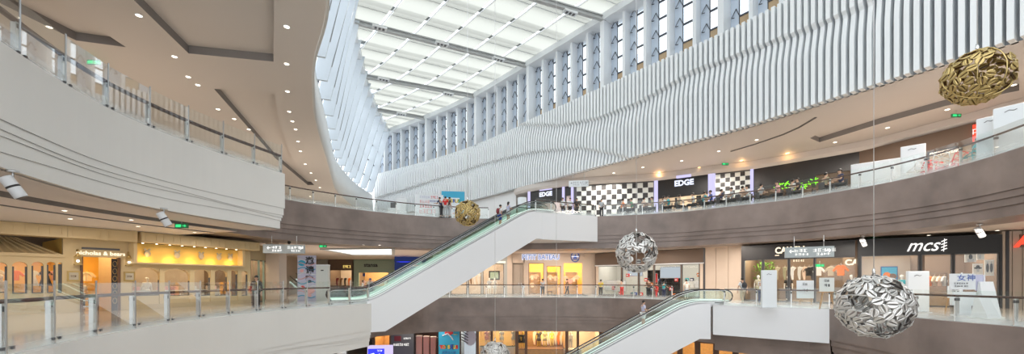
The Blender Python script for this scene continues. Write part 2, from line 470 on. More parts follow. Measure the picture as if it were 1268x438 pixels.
mb.sweep(SLAT,[(.9,BOT+.02),(.05,BOT+.02)],m=0)
struct(bfix(mb.build('wall_right',['slat_white','slat_back'])))
# wall under the slats at the far left end
mb=MB().sweep([p for p in SLAT if p[0]<.5],[(.2,12),(.2,7)]); struct(mb.build('wall_back','white_paint'))

# ------------------------------------------------------------ clerestory windows over the slats, one window per bay between beams
ROOF=25.5
def nearest_s(pt):
    return min(((math.dist(p,pt),L) for p,L in zip(SLAT,SL)))[1]
beams=[((1.9,44.9),(-14.9,37.0)),((-4.6,52.3),(-17.9,46.8)),((-12.5,59.4),(-19.6,56.0)),((8.5,36.8),(-10.9,28.8)),((14.9,29.0),(-6.8,19.5)),((19.9,20.9),(-5.2,9.5))]
bs=sorted(nearest_s(b[0]) for b in beams)
marks=[.2]+bs+[SL[-1]-1]
wn=1
def window_bay(s0,s1,n):
    global wn
    p0,d0,n0=sl_at(s0); root=empty('window_%d'%wn,(p0.x,p0.y,TOPZ)); struct(root); wn+=1
    fins=max(2,round((s1-s0)/2.05)); ds=(s1-s0)/fins
    for i in range(fins):
        sa=s0+i*ds; sb=sa+ds
        pa,da,na=sl_at(sa); pb,db,nb=sl_at(sb)
        big = (i==0)
        w=.42 if big else .26; dep=1.15 if big else .8
        q=[pa-na*.95-da*w/2, pa-na*.95+da*w/2, pa+na*(dep-.75)+da*w/2, pa+na*(dep-.75)-da*w/2]
        MB().prism([(v.x,v.y) for v in q],TOPZ-.1,ROOF,0).build('column' if big else 'fin','fin_grey',root,True)
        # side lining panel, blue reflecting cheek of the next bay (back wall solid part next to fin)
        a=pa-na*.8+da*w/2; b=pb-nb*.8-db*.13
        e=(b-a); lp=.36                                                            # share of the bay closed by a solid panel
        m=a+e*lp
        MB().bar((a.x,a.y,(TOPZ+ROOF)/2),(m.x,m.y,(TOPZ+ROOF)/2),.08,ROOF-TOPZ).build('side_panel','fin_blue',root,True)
        pane=MB().bar((m.x,m.y,(TOPZ+1.35+ROOF)/2),(b.x,b.y,(TOPZ+1.35+ROOF)/2),.02,ROOF-TOPZ-1.35)
        pane.build('pane','window_glass',root,True)
        fr=MB(); ar=MB()
        for z in (TOPZ+1.3,TOPZ+2.75,TOPZ+4.2,TOPZ+5.6):
            fr.bar((m.x,m.y,z),(b.x,b.y,z),.12,.13)
            h=m+na*.08-e*.12; k=m+na*.3-e*.26
            ar.bar((m.x+na.x*.05,m.y+na.y*.05,z+.1),(h.x,h.y,z+.62),.05,.05); ar.bar((h.x,h.y,z+.62),(k.x,k.y,z-.05),.05,.05); ar.bar((k.x,k.y,z-.05),(k.x+e.x*.12,k.y+e.y*.12,z-.1),.05,.05)
        fr.bar((m.x,m.y,TOPZ),(m.x,m.y,ROOF),.08,.08)
        fr.build('frame','frame_dark',root,True)
        ar.build('opener_arms','frame_dark',root,True)
        MB().bar((m.x,m.y,TOPZ+.65),(b.x,b.y,TOPZ+.65),.03,1.3).build('outside_view','outside_tan',root,True)  # tan panel added for the building outside, seen through the lower pane
for a,b in zip(marks,marks[1:]): 
    if b-a>1.5: window_bay(a,b,0)
# eave beam on the right
struct(MB().sweep(SLAT,[(-.5,25.15),(-.5,25.75),(1.2,25.75),(1.2,25.15),(-.5,25.15)]).build('trim_8','fin_grey'))

# ------------------------------------------------------------ left leaning glazed wall
root=empty('window_%d'%wn,(-16.4,35.8,15.5)); struct(root); wn+=1
low=[(p[0],p[1]) for p in E5L]
lowT=[(-6.9,15),(-9.45,19.2),(-10.9,22),(-13,26.7),(-16.4,35.8),(-18.4,41.1),(-20.7,47.9),(-22.5,58),(-22.8,66)]
y=16.0; rows=[]
while y<66.5:
    rows.append((Vector((interp(lowT,y)-.25,y,15.5)),Vector((interp(EAVE_T,y)-.1,y,ROOF)))); y+=3.0
gl=MB(); 
for i,(a,b) in enumerate(rows):
    nx=Vector((.94,.33,0)) if i==0 else None
    if i<len(rows)-1: t=(rows[i+1][0]-a)
    t.z=0; t.normalize(); nv=Vector((t.y,-t.x,0))                     # to the void
    fin=MB(); w=t*.09
    vs=[a-w-nv*.1,a+w-nv*.1,a+w+nv*.85,a-w+nv*.85, b-w-nv*.1,b+w-nv*.1,b+w+nv*1.0,b-w+nv*1.0]
    fin.add(vs,[(0,3,2,1),(4,5,6,7),(0,1,5,4),(1,2,6,5),(2,3,7,6),(3,0,4,7)])
    bfix(fin.build('fin','fin_white',root,True))
    if i<len(rows)-1:
        a2,b2=rows[i+1]
        MB().add([a,a2,b2,b],[(0,1,2,3)]).build('pane','window_glass',root,True)
        fr=MB()
        for k in (.2,.42,.64,.86):
            p=a.lerp(b,k); q=a2.lerp(b2,k); fr.bar(p,q,.1,.12)
        fr.bar(a.lerp(a2,.5),b.lerp(b2,.5),.08,.08)
        fr.build('frame','frame_dark',root,True)
        ar=MB()
        for k in (.2,.42,.64,.86):
            p=a.lerp(b,k)+t*.6+nv*.08
            ar.bar(p,p+nv*.35+Vector((0,0,.7)),.05,.05); ar.bar(p+nv*.35+Vector((0,0,.7)),p+nv*.45+Vector((0,0,-.1)),.04,.04)
        # slim rods hanging before the panes
        p=a.lerp(b,.1)+nv*.9; q=a.lerp(b,.75)+nv*.9; ar.bar(p,q,.04,.04)
        ar.build('opener_arms','mid_grey',root,True)
MB().sweep(EAVE,[(-.6,25.1),(-.6,25.8),(.5,25.8),(.5,25.1),(-.6,25.1)]).build('eave_beam','fin_grey',root,True)

# ------------------------------------------------------------ skylight
roof_poly=EAVE+SLAT[::1]
rp=EAVE+SLAT
root=empty('window_%d'%wn,(-5,45,ROOF)); struct(root); wn+=1
MB().sheet(rp,z=25.95).build('pane','window_glass',root,True)
mb=MB(); pu=MB()
for j in range(0,9):
    o1=offset(SLAT,-(3.05*j+.0)-(.17 if j else -.3)); o2=offset(SLAT,-(3.05*(j+1)-.17))
    for i in range(len(o1)-1):
        q=[o1[i],o1[i+1],o2[i+1],o2[i]]; c=(sum(p[0] for p in q)/4,sum(p[1] for p in q)/4)
        if inside(c,rp): mb.add([(p[0],p[1],25.72) for p in q],[(0,1,2,3)])
    oc=offset(SLAT,-3.05*(j+1))
    for a,b in zip(oc[::3],oc[3::3]):
        if inside(a,rp) and inside(b,rp): pu.bar((a[0],a[1],25.6),(b[0],b[1],25.6),.05,.12)
mb.build('fabric_blinds','skylight_fabric',root,True); pu.build('purlins','white_paint',root,True)
# louver blades on the roof above the fabric + thin cross rods below it
lv=MB(); rod=MB()
def chord(a,d):       # clip line to the roof polygon
    ts=[]
    for i in range(len(rp)):
        p=Vector(rp[i-1]); q=Vector(rp[i]); e=q-p; den=d.x*e.y-d.y*e.x
        if abs(den)<1e-9: continue
        w=p-a; t=(w.x*e.y-w.y*e.x)/den; u=(w.x*d.y-w.y*d.x)/den
        if 0<=u<1: ts.append(t)
    return (min(ts),max(ts)) if len(ts)>1 else None
dirn=Vector((-.90,-.44)).normalized(); perp=Vector((-.62,.78))
for k in range(-16,19):
    a=Vector((2,44.9))+perp*(k*3.45+1.7); c=chord(a,dirn)
    if c and c[1]-c[0]>.5:
        p=a+dirn*c[0]; q=a+dirn*c[1]
        lv.bar((p.x,p.y,26.25),(q.x,q.y,26.25),.62,.05)
        rod.bar((p.x,p.y,25.66),(q.x,q.y,25.66),.04,.04)
lv.build('louver_blades','louver_grey',root,True); rod.build('cross_rods','steel',root,True)
tn=9
for (r,l) in beams:
    mb=MB(); r3=Vector((r[0],r[1],25.2)); l3=Vector((l[0],l[1],25.2))
    mb.bar(r3,l3,.34,.12); mb.bar(r3+Vector((0,0,.34)),l3+Vector((0,0,.34)),.34,.1); mb.bar(r3+Vector((0,0,.17)),l3+Vector((0,0,.17)),.08,.34)
    o=struct(mb.build('trim_%d'%tn,'beam_grey')); tn+=1
# flood-light boxes clipped under the beams
flood=None
for i,(px,py,lab) in enumerate([(470,33,'leftmost on the nearest full roof beam'),(547,53,'middle one on the nearest full roof beam'),(617,72,'rightmost on the nearest full roof beam'),
      (475,97,'left one on the second roof beam'),(555,115,'right one on the second roof beam'),(497,140,'only one on the farthest roof beam'),(706,14,'only one on the beam at top right of skylight')]):
    p=U(px,py,25.05)
    if flood is None:
        flood=empty('beam_floodlight',(p[0],p[1],24.95),math.atan2(.44,.9))
        MB().box((0,0,0),(1.3,.5,.18)).box((0,0,.12),(.3,.3,.1)).build('housing','steel_light',flood)
        for q in (-.35,0,.35): MB().box((q,0,-.1),(.2,.3,.03)).build('lens','dark_grey',flood)
        o=flood
    else: o=copy_tree(flood); o.location=(p[0],p[1],24.95)
    tag(o,'pale box floodlight with dark lenses, '+lab,'light','floodlights on the roof beams')

# ------------------------------------------------------------ railings
def railing(curve, z, label, h=1.05, gh=1.25, step=1.6, inset=.18, wide=.055, group='glass railings along the galleries', whitened=True, rail_w=.09, post_m='steel_light', tall=0):
    c=resample(offset(curve,inset),step); fine=resample(offset(curve,inset+.10),.4)
    root=empty('glass_railing',(c[0][0],c[0][1],z),0,label,'railing',group)
    mb=MB(); mb.tube([(p[0],p[1],z+h) for p in fine],rail_w/2,6); mb.build('handrail','handrail_brown',root,True)
    nr=normals(c)
    for i,p in enumerate(c):
        t=math.atan2(-nr[i][0],nr[i][1]); n=Vector(nr[i]).normalized()
        q=(p[0]+n.x*.10,p[1]+n.y*.10)
        mb=MB().box((q[0],q[1],z+h/2-.02),(wide,.10,h-.04),t)
        mb.box((q[0],q[1],z+h*.86),(.07,.14,h*.10),t,1).box((q[0],q[1],z+.03),(.14,.18,.05),t)
        mb.build('post',[post_m,'dark_grey'],root,True)
        if i<len(c)-1:
            e=Vector(c[i+1])-Vector(p); a=Vector(p)+e*.012; b=Vector(c[i+1])-e*.012
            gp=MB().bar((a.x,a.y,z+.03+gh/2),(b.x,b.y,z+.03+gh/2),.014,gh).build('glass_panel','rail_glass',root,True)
            for kk in (.07,.93) if tall else ():
                q=Vector(p)+e*kk; nn=Vector(nr[i]).normalized(); o=MB().box((q.x-nn.x*.02-root.location.x,q.y-nn.y*.02-root.location.y,.16),(.06,.06,.06),math.atan2(e.y,e.x)).build('clamp','dark_grey',gp)
            if tall:
                MB().bar((b.x,b.y,z+.05),(b.x,b.y,z+gh+tall),.03,.03).build('clamp_rod','steel',root,True)
    return root
def cut(c,f): return [p for p in c if f(p)]
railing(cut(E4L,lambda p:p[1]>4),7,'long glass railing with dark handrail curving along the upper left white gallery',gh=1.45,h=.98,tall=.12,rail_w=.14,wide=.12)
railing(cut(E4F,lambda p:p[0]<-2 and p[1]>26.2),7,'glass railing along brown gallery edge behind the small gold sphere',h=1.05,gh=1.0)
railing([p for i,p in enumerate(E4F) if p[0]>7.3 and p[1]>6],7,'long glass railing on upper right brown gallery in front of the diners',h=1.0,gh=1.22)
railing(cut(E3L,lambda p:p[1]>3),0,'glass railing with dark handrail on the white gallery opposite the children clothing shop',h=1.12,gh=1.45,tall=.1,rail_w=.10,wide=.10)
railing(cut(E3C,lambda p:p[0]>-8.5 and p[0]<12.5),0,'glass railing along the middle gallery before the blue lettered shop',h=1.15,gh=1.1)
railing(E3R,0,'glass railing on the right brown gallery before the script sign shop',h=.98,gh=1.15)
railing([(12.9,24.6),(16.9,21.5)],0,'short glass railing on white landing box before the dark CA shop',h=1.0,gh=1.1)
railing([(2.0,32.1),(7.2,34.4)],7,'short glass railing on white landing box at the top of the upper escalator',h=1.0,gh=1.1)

# ------------------------------------------------------------ white landing boxes
def land(name, poly, z0, z1):
    mb=MB().prism(poly,z0,z1); return struct(mb.build(name,'white_truss'))
def ccwp(p): return ccw(p)
land('trim_%d'%tn, ccwp([(2.45,32.55),(7.3,34.5),(6.8,36.2),(.2,35.9),(1.3,33.4)]),4.85,7.03); tn+=1
land('trim_%d'%tn, ccwp([(12.45,25.0),(16.9,21.5),(17.4,22.3),(14.6,28.2),(13.6,28.0)]),-1.8,.03); tn+=1

# ------------------------------------------------------------ escalators
def escalator_unit(loc, rz, label, group, rise=7.0, truss=True, bottom_box=True):
    root=empty('escalator',loc,rz,label,'escalator',group); run=rise/math.tan(math.radians(30)); W=1.0
    k=rise/run
    def path(off, x0=-2.3, x1=None, n=6):
        x1=run+2.3 if x1 is None else x1
        pts=[(x0,0)]
        for i in range(n+1): t=i/n; pts.append((-.9+1.8*t, k*.9*t*t+0))
        for i in range(n+1): t=i/n; pts.append((run-.9+1.8*t, rise-k*.9*(1-t)**2))
        pts.append((x1,rise)); return [(a,b+off) for a,b in pts]
    # truss cladding
    top=path(.10,-.9,run+1.2)
    bot=[(run+1.2,rise-2.1),(run+.55,rise-2.1),(1.0,-1.87),(-.0,-1.87),(-.9,-.3)]
    poly=top+bot
    for sy,nm in ((-1,'truss_side'),(1,'truss_side')):
        y0=sy*.78
        mb=MB().sheet(poly,y=y0-.03,th=.06); bfix(mb.build(nm,'white_truss',root))
    bt=[(p[0],p[1]) for p in bot]
    mb=MB()
    for (a,b) in zip(bt,bt[1:]): mb.add([(a[0],-.78,a[1]),(b[0],-.78,b[1]),(b[0],.78,b[1]),(a[0],.78,a[1])],[(0,1,2,3)])
    mb.build('truss_underside','white_truss',root)
    # steps
    st=None; n=int(run/.4)
    for i in range(n):
        x=.2+i*.4; z=k*x
        if st is None:
            st=MB().box((0,0,-.12),(.42,W,.24)).box((.19,0,.005),(.03,W,.01),m=1).build('step',['mid_grey','cloth_yellow'],root); st.location=(x,0,z); continue
        c=st.copy(); COL.objects.link(c); c.parent=root; c.location=(x,0,z)
    MB().bx(-2.3,.1,-.5,.5,-.02,.02).bx(run,run+2.3,-.5,.5,rise-.02,rise+.02).build('landing_plate','steel',root)
    for sy in (-1,1):
        y=sy*.62
        # skirt + deck (bright aluminium) with black line
        mb=MB(); P=path(.12); 
        for (a,b) in zip(P,P[1:]): mb.bar((a[0],sy*.56,a[1]-.05),(b[0],sy*.56,b[1]-.05),.04,.34)
        mb.build('skirt','steel_light',root)
        mb=MB()
        for (a,b) in zip(P,P[1:]): mb.bar((a[0],sy*.69,a[1]+.10),(b[0],sy*.69,b[1]+.10),.20,.05)
        mb.build('deck','deck_white',root)
        mb=MB()
        for (a,b) in zip(P,P[1:]): mb.bar((a[0],sy*.60,a[1]+.14),(b[0],sy*.60,b[1]+.14),.03,.03)
        mb.build('rubber_strip','rubber_black',root)
        mb=MB()
        for (a,b) in zip(P,P[1:]): mb.bar((a[0],sy*.60,a[1]+.20),(b[0],sy*.60,b[1]+.20),.03,.05)
        mb.build('light_strip','escalator_light',root)
        # glass balustrade with rounded ends
        lo=path(.22,-2.0,run+2.0); hi=path(.93,-2.1,run+2.1)
        ends0=[(-2.1-.38*math.sin(t), .575+.355*math.cos(t)) for t in [pi*i/8 for i in range(1,8)]]
        ends1=[(run+2.1+.38*math.sin(t), rise+.575-.355*math.cos(t)) for t in [pi*i/8 for i in range(1,8)]]
        poly=lo+ends1+hi[::-1]+ends0
        MB().sheet(poly,y=y-.006,th=.012).build('balustrade_glass','escalator_glass',root)
        hp=[(-1.5,.17)]+[(-2.1-.42*math.sin(t), .575-.39*math.cos(t)) for t in [pi*i/8 for i in range(0,8)]]+path(.97,-2.1,run+2.1)+[(run+2.1+.42*math.sin(t), rise+.575+.39*math.cos(t)) for t in [pi*i/8 for i in range(1,9)]]+[(run+1.5,rise+.17)]
        MB().tube([(a,y,b) for a,b in hp],.036,6).build('handrail','rubber_black',root)
        MB().tube([(a,y,b-.05) for a,b in hp[3:-3]],.022,5).build('handrail_guide','chrome',root)
    return root
A1=Vector((-9.3,26.7)); B1=Vector((1.35,32.0)); d=(B1-A1).normalized(); n1=Vector((-d.y,d.x)); rz1=math.atan2(d.y,d.x)
run7=7/math.tan(math.radians(30))
def esc_loc(a,b,off,z):
    d=(b-a).normalized(); n=Vector((-d.y,d.x)); mid=(a+b)/2; o=mid-d*run7/2+n*off; return (o.x,o.y,z)
EA=escalator_unit(esc_loc(A1,B1,.82,0),rz1,'near escalator of the upper pair with a couple riding between middle and upper gallery','e')
del EA['group']
EB=copy_tree(EA); EB.location=esc_loc(A1,B1,2.75,0); tag(EB,'far escalator of the upper pair, empty, behind the one with the couple','escalator')
B2=Vector((12.3,25.1)); d2=Vector((-.985,.17)).normalized(); A2=B2+d2*(run7+.9)
o2=B2+d2*(run7+1.15)
dd=-d2; n2=Vector((-dd.y,dd.x)); o2=o2+n2*.82
EC=copy_tree(EA); EC.location=(o2.x,o2.y,-7); EC.rotation_euler=(0,0,math.atan2(dd.y,dd.x))
tag(EC,'lower right escalator carrying the man in grey shirt and white shorts','escalator')
ED=copy_tree(EA); q=PT(352,47); ED.location=(q[0]+2.5,q[1],0); ED.rotation_euler=(0,0,math.radians(155)); tag(ED,'distant escalator rising behind the beige pillar and the pink blue banner','escalator')
# ============================================================ PEOPLE
def skin(name, vs, es, matn, parent, sub=1):
    me=bpy.data.meshes.new(name); me.from_pydata([v[0] for v in vs], es, []); me.materials.append(M(matn))
    ob=bpy.data.objects.new(name,me); COL.objects.link(ob)
    bm=bmesh.new(); bm.from_mesh(me); ly=bm.verts.layers.skin.verify(); bm.verts.ensure_lookup_table()
    for i,v in enumerate(bm.verts):
        r=vs[i][1]; v[ly].radius=(r,r) if not isinstance(r,tuple) else r; v[ly].use_root=(i==0)
    bm.to_mesh(me); bm.free()
    m=ob.modifiers.new('skin','SKIN'); m.use_smooth_shade=True; m.branch_smoothing=.3
    if sub: s=ob.modifiers.new('sub','SUBSURF'); s.levels=sub; s.render_levels=sub
    bpy.context.view_layer.update()
    me2=bpy.data.meshes.new_from_object(ob.evaluated_get(bpy.context.evaluated_depsgraph_get())); me2.name=name
    bpy.data.objects.remove(ob); bpy.data.meshes.remove(me)
    me2.materials.clear(); me2.materials.append(M(matn))
    o=bpy.data.objects.new(name,me2); COL.objects.link(o); o.parent=parent; return o
def person(loc, face, label, pose='stand', shirt='cloth_white', legs='cloth_navy', short=False, skirt=False, hair='short', scale=1.0, bag=None, fingers=True, group=None, long_sleeve=False, name='person', cat='person', skinm='skin', hairm='hair_black', turn=0):
    """face = heading angle of the front of the body in plan (radians, 0 = +x)"""
    root=empty(name,loc,face-pi/2,label,cat,group); root.scale=(scale,)*3
    V=Vector; lean=0; seat=pose=='sit'
    hz=.56 if seat else .93
    if pose in('lean',): lean=.16
    if pose=='sit': lean=.05
    pel=V((0,0,hz)); sp=V((0,lean*.3,hz+.2)); ch=V((0,lean*.75,hz+.40)); nk=V((0,lean+.01,hz+.53)); hb=V((0,lean+.03,hz+.60)); hm=V((0,lean+.035,hz+.68)); ht=V((0,lean+.03,hz+.755))
    def arm(s):
        sh=V((s*.165,lean*.9,hz+.47))
        if pose=='sit': el=sh+V((s*.07,.10,-.25)); wr=el+V((-s*.10,.22,.03)); dr=V((-s*.2,1,0))
        elif pose=='lean': el=sh+V((s*.06,.14,-.23)); wr=el+V((-s*.06,.22,.06)); dr=V((-s*.2,1,-.15))
        elif pose=='hold' : el=sh+V((s*.07,.02,-.27)); wr=el+V((-s*.03,.22,.02 if s>0 else -.1)); dr=V((0,1,-.1))
        elif pose=='walk': el=sh+V((s*.06,-.10*s,-.26)); wr=el+V((0,.02-.06*s,-.24)); dr=V((0,.1,-1))
        elif pose=='bend': el=sh+V((s*.05,.18,-.18)); wr=el+V((-s*.04,.2,-.06)); dr=V((0,1,-.3))
        else: el=sh+V((s*.07,-.02,-.27)); wr=el+V((0,.06,-.23)); dr=V((-s*.1,.15,-1))
        return sh,el,wr,dr.normalized()
    def leg(s):
        hp=V((s*.09,0,hz-.03))
        if seat: kn=hp+V((s*.05,.42,.02)); an=kn+V((0,.02,-.46))
        elif pose=='walk': kn=hp+V((0,.06*s+.06,-.42)); an=V((s*.09,.20*s-.04,.09))
        else: kn=hp+V((s*.015,.02,-.42)); an=V((s*.11,-.01,.09))
        return hp,kn,an
    vs=[(pel,(.13,.10)),(sp,(.115,.09)),(ch,(.135,.10)),(nk,.055),(hb,.06),(hm,(.078,.09)),(ht,(.055,.065))]
    es=[(0,1),(1,2),(2,3),(3,4),(4,5),(5,6)]
    def add(p,r,par): vs.append((p,r)); es.append((par,len(vs)-1)); return len(vs)-1
    add(hm+V((0,.10,-.02)),.018,5)                              # nose
    for s in(-1,1): add(hm+V((s*.09,0,-.01)),.016,5)            # ears
    for s in (-1,1):
        sh,el,wr,dr=arm(s)
        a=add(sh,.06,2); b=add(el,.042,a); c=add(wr,.027,b); pm=add(wr+dr*.07,.032,c)
        if fingers:
            side=dr.cross(V((0,0,1)) if abs(dr.z)<.8 else V((0,1,0))).normalized()
            curl=side.cross(dr).normalized()*(-1)
            for k,(o,l) in enumerate(((-.028,.07),(-.009,.082),(.010,.078),(.028,.062))):
                f=add(wr+dr*.115+side*o,.010,pm); g=add(wr+dr*(.115+l*.55)+side*o*1.1+curl*.012,.009,f); add(wr+dr*(.115+l)+side*o*1.15+curl*.035,.007,g)
            t=add(wr+dr*.05+side*(-s)*.045,.011,pm); add(wr+dr*.10+side*(-s)*.062+curl*.02,.009,t)
    for s in(-1,1):
        hp,kn,an=leg(s)
        a=add(hp,.085,0); b=add(kn,.055,a); m=add(kn.lerp(an,.35)+V((0,-.015,0)),.055,b); c=add(an,.036,m); add(an+V((0,.10,-.045)),.034,c)
    skin('body',vs,es,skinm,root)
    # shirt
    vs=[(pel+V((0,0,-.02 if not seat else .03)),(.152,.125)),(sp,(.14,.115)),(ch,(.155,.122)),(nk+V((0,0,-.02)),.075)]; es=[(0,1),(1,2),(2,3)]
    for s in(-1,1):
        sh,el,wr,dr=arm(s); a=add(sh,.078,2); e=sh.lerp(el,.75); b=add(e,.064,a)
        if long_sleeve: b2=add(el,.055,b); add(wr.lerp(el,.1),.04,b2)
    skin('shirt',vs,es,shirt,root)
    if skirt:
        MB().lathe([(.16,.12),(.19,-.05),(.24,-.30),(.23,-.30),(.15,.05)],(0,0,hz),14,sy=.8).build('skirt',legs,root)
    else:
        vs=[(pel+V((0,0,.02)),(.15,.122))]; es=[]
        for s in(-1,1):
            hp,kn,an=leg(s); a=add(hp,.103,0)
            if short: add(hp.lerp(kn,.85),.09,a)
            else: b=add(kn,.075,a); add(kn.lerp(an,.9),.06,b)
        skin('shorts' if short else 'trousers',vs,es,legs,root)
    # hair, face, shoes
    h=hm
    mb=MB().ball(h+V((0,-.018,.035)),.1,n=12,sz=(.93,1.02,.92))
    if hair=='long': mb.ball(h+V((0,-.055,-.06)),.1,n=12,sz=(.95,.75,1.6))
    mb.build('hair',hairm,root)
    for s in(-1,1): MB().ball(h+V((s*.032,.083,.0)),.012,n=8).build('eye','ink',root)
    MB().ball(h+V((0,.084,-.062)),.022,n=8,sz=(1,.4,.3)).build('mouth','lips',root)
    for s in(-1,1):
        hp,kn,an=leg(s); MB().ball(an+V((0,.055,-.045)),.05,n=10,sz=(.95,2.5,.85)).build('shoe','cloth_dark',root)
    if bag:
        MB().ball((0,lean-.20,hz+.30),.2,n=12,sz=(.85,.55,1.15)).build('backpack_body',bag,root)
        for s in(-1,1): MB().tube([(s*.10,lean-.14,hz+.46),(s*.11,lean+.02,hz+.56),(s*.115,lean+.13,hz+.40),(s*.13,lean+.02,hz+.16),(s*.11,-.13,hz+.14)],.018,6).build('backpack_strap',bag,root)
    return root
def mannequin(loc, face, label, shirt, legs, skirt=False, group=None, scale=1.05, skinm='mannequin_white'):
    return person(loc, face, label, 'stand', shirt, legs, skirt=skirt, fingers=False, group=group, scale=scale, name='mannequin', cat='mannequin', skinm=skinm, hairm=skinm)
def toward(a,b): return math.atan2(b[1]-a[1],b[0]-a[0])

# ============================================================ SMALL REUSABLE THINGS
GARM={}
def garment(loc, rz, matn, label, kind='top', group=None, s=1.0):
    key=(matn,kind)
    if key not in GARM:
        if kind=='top': P=[(-.17,0),(.17,0),(.18,.38),(.33,.22),(.40,.32),(.20,.60),(.08,.64),(0,.60),(-.08,.64),(-.20,.60),(-.40,.32),(-.33,.22),(-.18,.38)]
        elif kind=='dress': P=[(-.30,-.35),(.30,-.35),(.15,.25),(.18,.38),(.30,.30),(.35,.40),(.19,.60),(.08,.64),(0,.58),(-.08,.64),(-.19,.60),(-.35,.40),(-.30,.30),(-.18,.38),(-.15,.25)]
        else: P=[(-.05,-.30),(.05,-.30),(.06,.35),(.22,.60),(.02,.68),(-.12,.60),(-.13,.1)]
        g=MB().sheet(P,y=-.05,th=.10); o=bfix(g.build('garment',matn))
        bv=o.modifiers.new('b','BEVEL'); bv.width=.02; bv.segments=2
        h=MB().tube([(-.17,0,.60),(0,0,.69),(.17,0,.60)],.008,5).tube([(0,0,.69),(0,0,.76),(.03,0,.80),(.05,0,.77)],.006,5).build('hanger','steel',o)
        GARM[key]=o; n=o
    else: n=copy_tree(GARM[key])
    n.location=loc; n.rotation_euler=(0,0,rz); n.scale=(s,)*3
    nm={'top':'hanging_shirt','dress':'hanging_dress','side':'hanging_garment'}[kind]
    n.name=nm; tag(n,label,'clothing',group); return n
def letters_bars(mb, x, z, n, h, w, y, m=0, seed=1):        # rows of small illegible characters as strokes
    r=random.Random(seed)
    for i in range(n):
        cx=x+i*w*1.25
        for k in range(4):
            if r.random()<.5: mb.bx(cx-w/2,cx+w/2,y-.01,y,z+h*(k/3-.5)-h*.05,z+h*(k/3-.5)+h*.05,m)
            else: xx=cx+w*(r.random()-.5)*.8; mb.bx(xx-w*.07,xx+w*.07,y-.01,y,z-h/2,z+h/2,m)
    return mb
# ============================================================ SHOPFRONTS
LIGHTS=[]
def rect(x0,x1,z0,z1): return [(x0,z0),(x1,z0),(x1,z1),(x0,z1)]
def arch(x0,x1,z0,z1,k=1.0):
    r=(x1-x0)/2; rr=min(r*k,(z1-z0)*.6); c=(x0+x1)/2
    return [(x0,z0),(x1,z0)]+[(c+r*math.cos(t),z1-rr+rr*math.sin(t)) for t in [pi*i/10 for i in range(11)]]
def shop(fr, L, H, label, wallm, opens, depth=4, inner='wall_taupe', back=None, light=None, glassy=True, z0=0, group=None, cat='shop front', th=.22, x0=0, lcol=(1,.80,.52), name='shopfront'):
    root=fr.root(name,label,cat,group)
    holes=[o if isinstance(o[0],tuple) else rect(*o[:4]) for o in opens]
    bfix(MB().sheet(rect(x0,L,z0,H),holes,y=0,th=th).build('facade_wall',wallm,root))
    if glassy:
        for h in holes:
            xs=[p[0] for p in h]; zs=[p[1] for p in h]
            mb=MB().sheet(h,y=th*.5,th=.015); mb.build('glazing','shop_glass',root)
            a,b=min(xs),max(xs); fm=MB()
            for q in (a+.03,b-.03): fm.bx(q-.03,q+.03,th*.3,th*.7,min(zs),max(zs) if len(h)==4 else max(zs)-(b-a)*.5)
            fm.bx(a,b,th*.3,th*.7,min(zs),min(zs)+.05)
            if len(h)==4: fm.bx(a,b,th*.3,th*.7,max(zs)-.05,max(zs))
            fm.build('window_frame','dark_grey',root)
    if depth:
        mb=MB(); xx0=x0+.02; xx1=L-.02; y0=th; y1=depth
        mb.add([(xx0,y1,z0),(xx1,y1,z0),(xx1,y1,H),(xx0,y1,H)],[(0,1,2,3)],1)
        mb.add([(xx0,y0,z0),(xx0,y1,z0),(xx0,y1,H),(xx0,y0,H)],[(0,1,2,3)]); mb.add([(xx1,y0,z0),(xx1,y1,z0),(xx1,y1,H),(xx1,y0,H)],[(0,1,2,3)])
        mb.add([(xx0,y0,H-.02),(xx1,y0,H-.02),(xx1,y1,H-.02),(xx0,y1,H-.02)],[(0,1,2,3)])
        mb.build('interior',[inner,back or inner],root)
    if light:
        n=max(1,round((L-x0)/4.0))
        for i in range(n):
            p=fr.w(x0+(L-x0)*(i+.5)/n, depth*.45, H-.12)
            LIGHTS.append(('A',p,(L-x0)/n*.7,light/n*1.5,lcol,(0,0,fr.rz),depth*.5))
    return root
def P3(px,Y,z): x,y=PT(px,Y); return (x,y,z)

# ---------- A: children clothing shop with arches on the left gallery
a0=PT(-12,17.6); a1=PT(78,19.4); a2=PT(163,21.5); a3=PT(310,27.6)
f1=Frame(a0,a1); f2=Frame(a1,a2); f3=Frame(a2,a3)
CRM='shop_cream'
ops=[arch(f1.x(-6),f1.x(9),1.0,ZH(325,18)),arch(f1.x(15),f1.x(34),.95,ZH(324,18.5),.9),arch(f1.x(39),f1.x(54),.95,ZH(324,18.8),.9),arch(f1.x(58),f1.x(69),.95,ZH(324,19.1),.9),arch(f1.x(72),f1.x(77),.95,ZH(325,19.3),.9)]
r=shop(f1,f1.L,2.75,'cream arcade window of the children clothing shop under a sloped canopy at far left',CRM,ops,2.6,'shop_yellow','shop_yellow',14,lcol=(1,.72,.3))
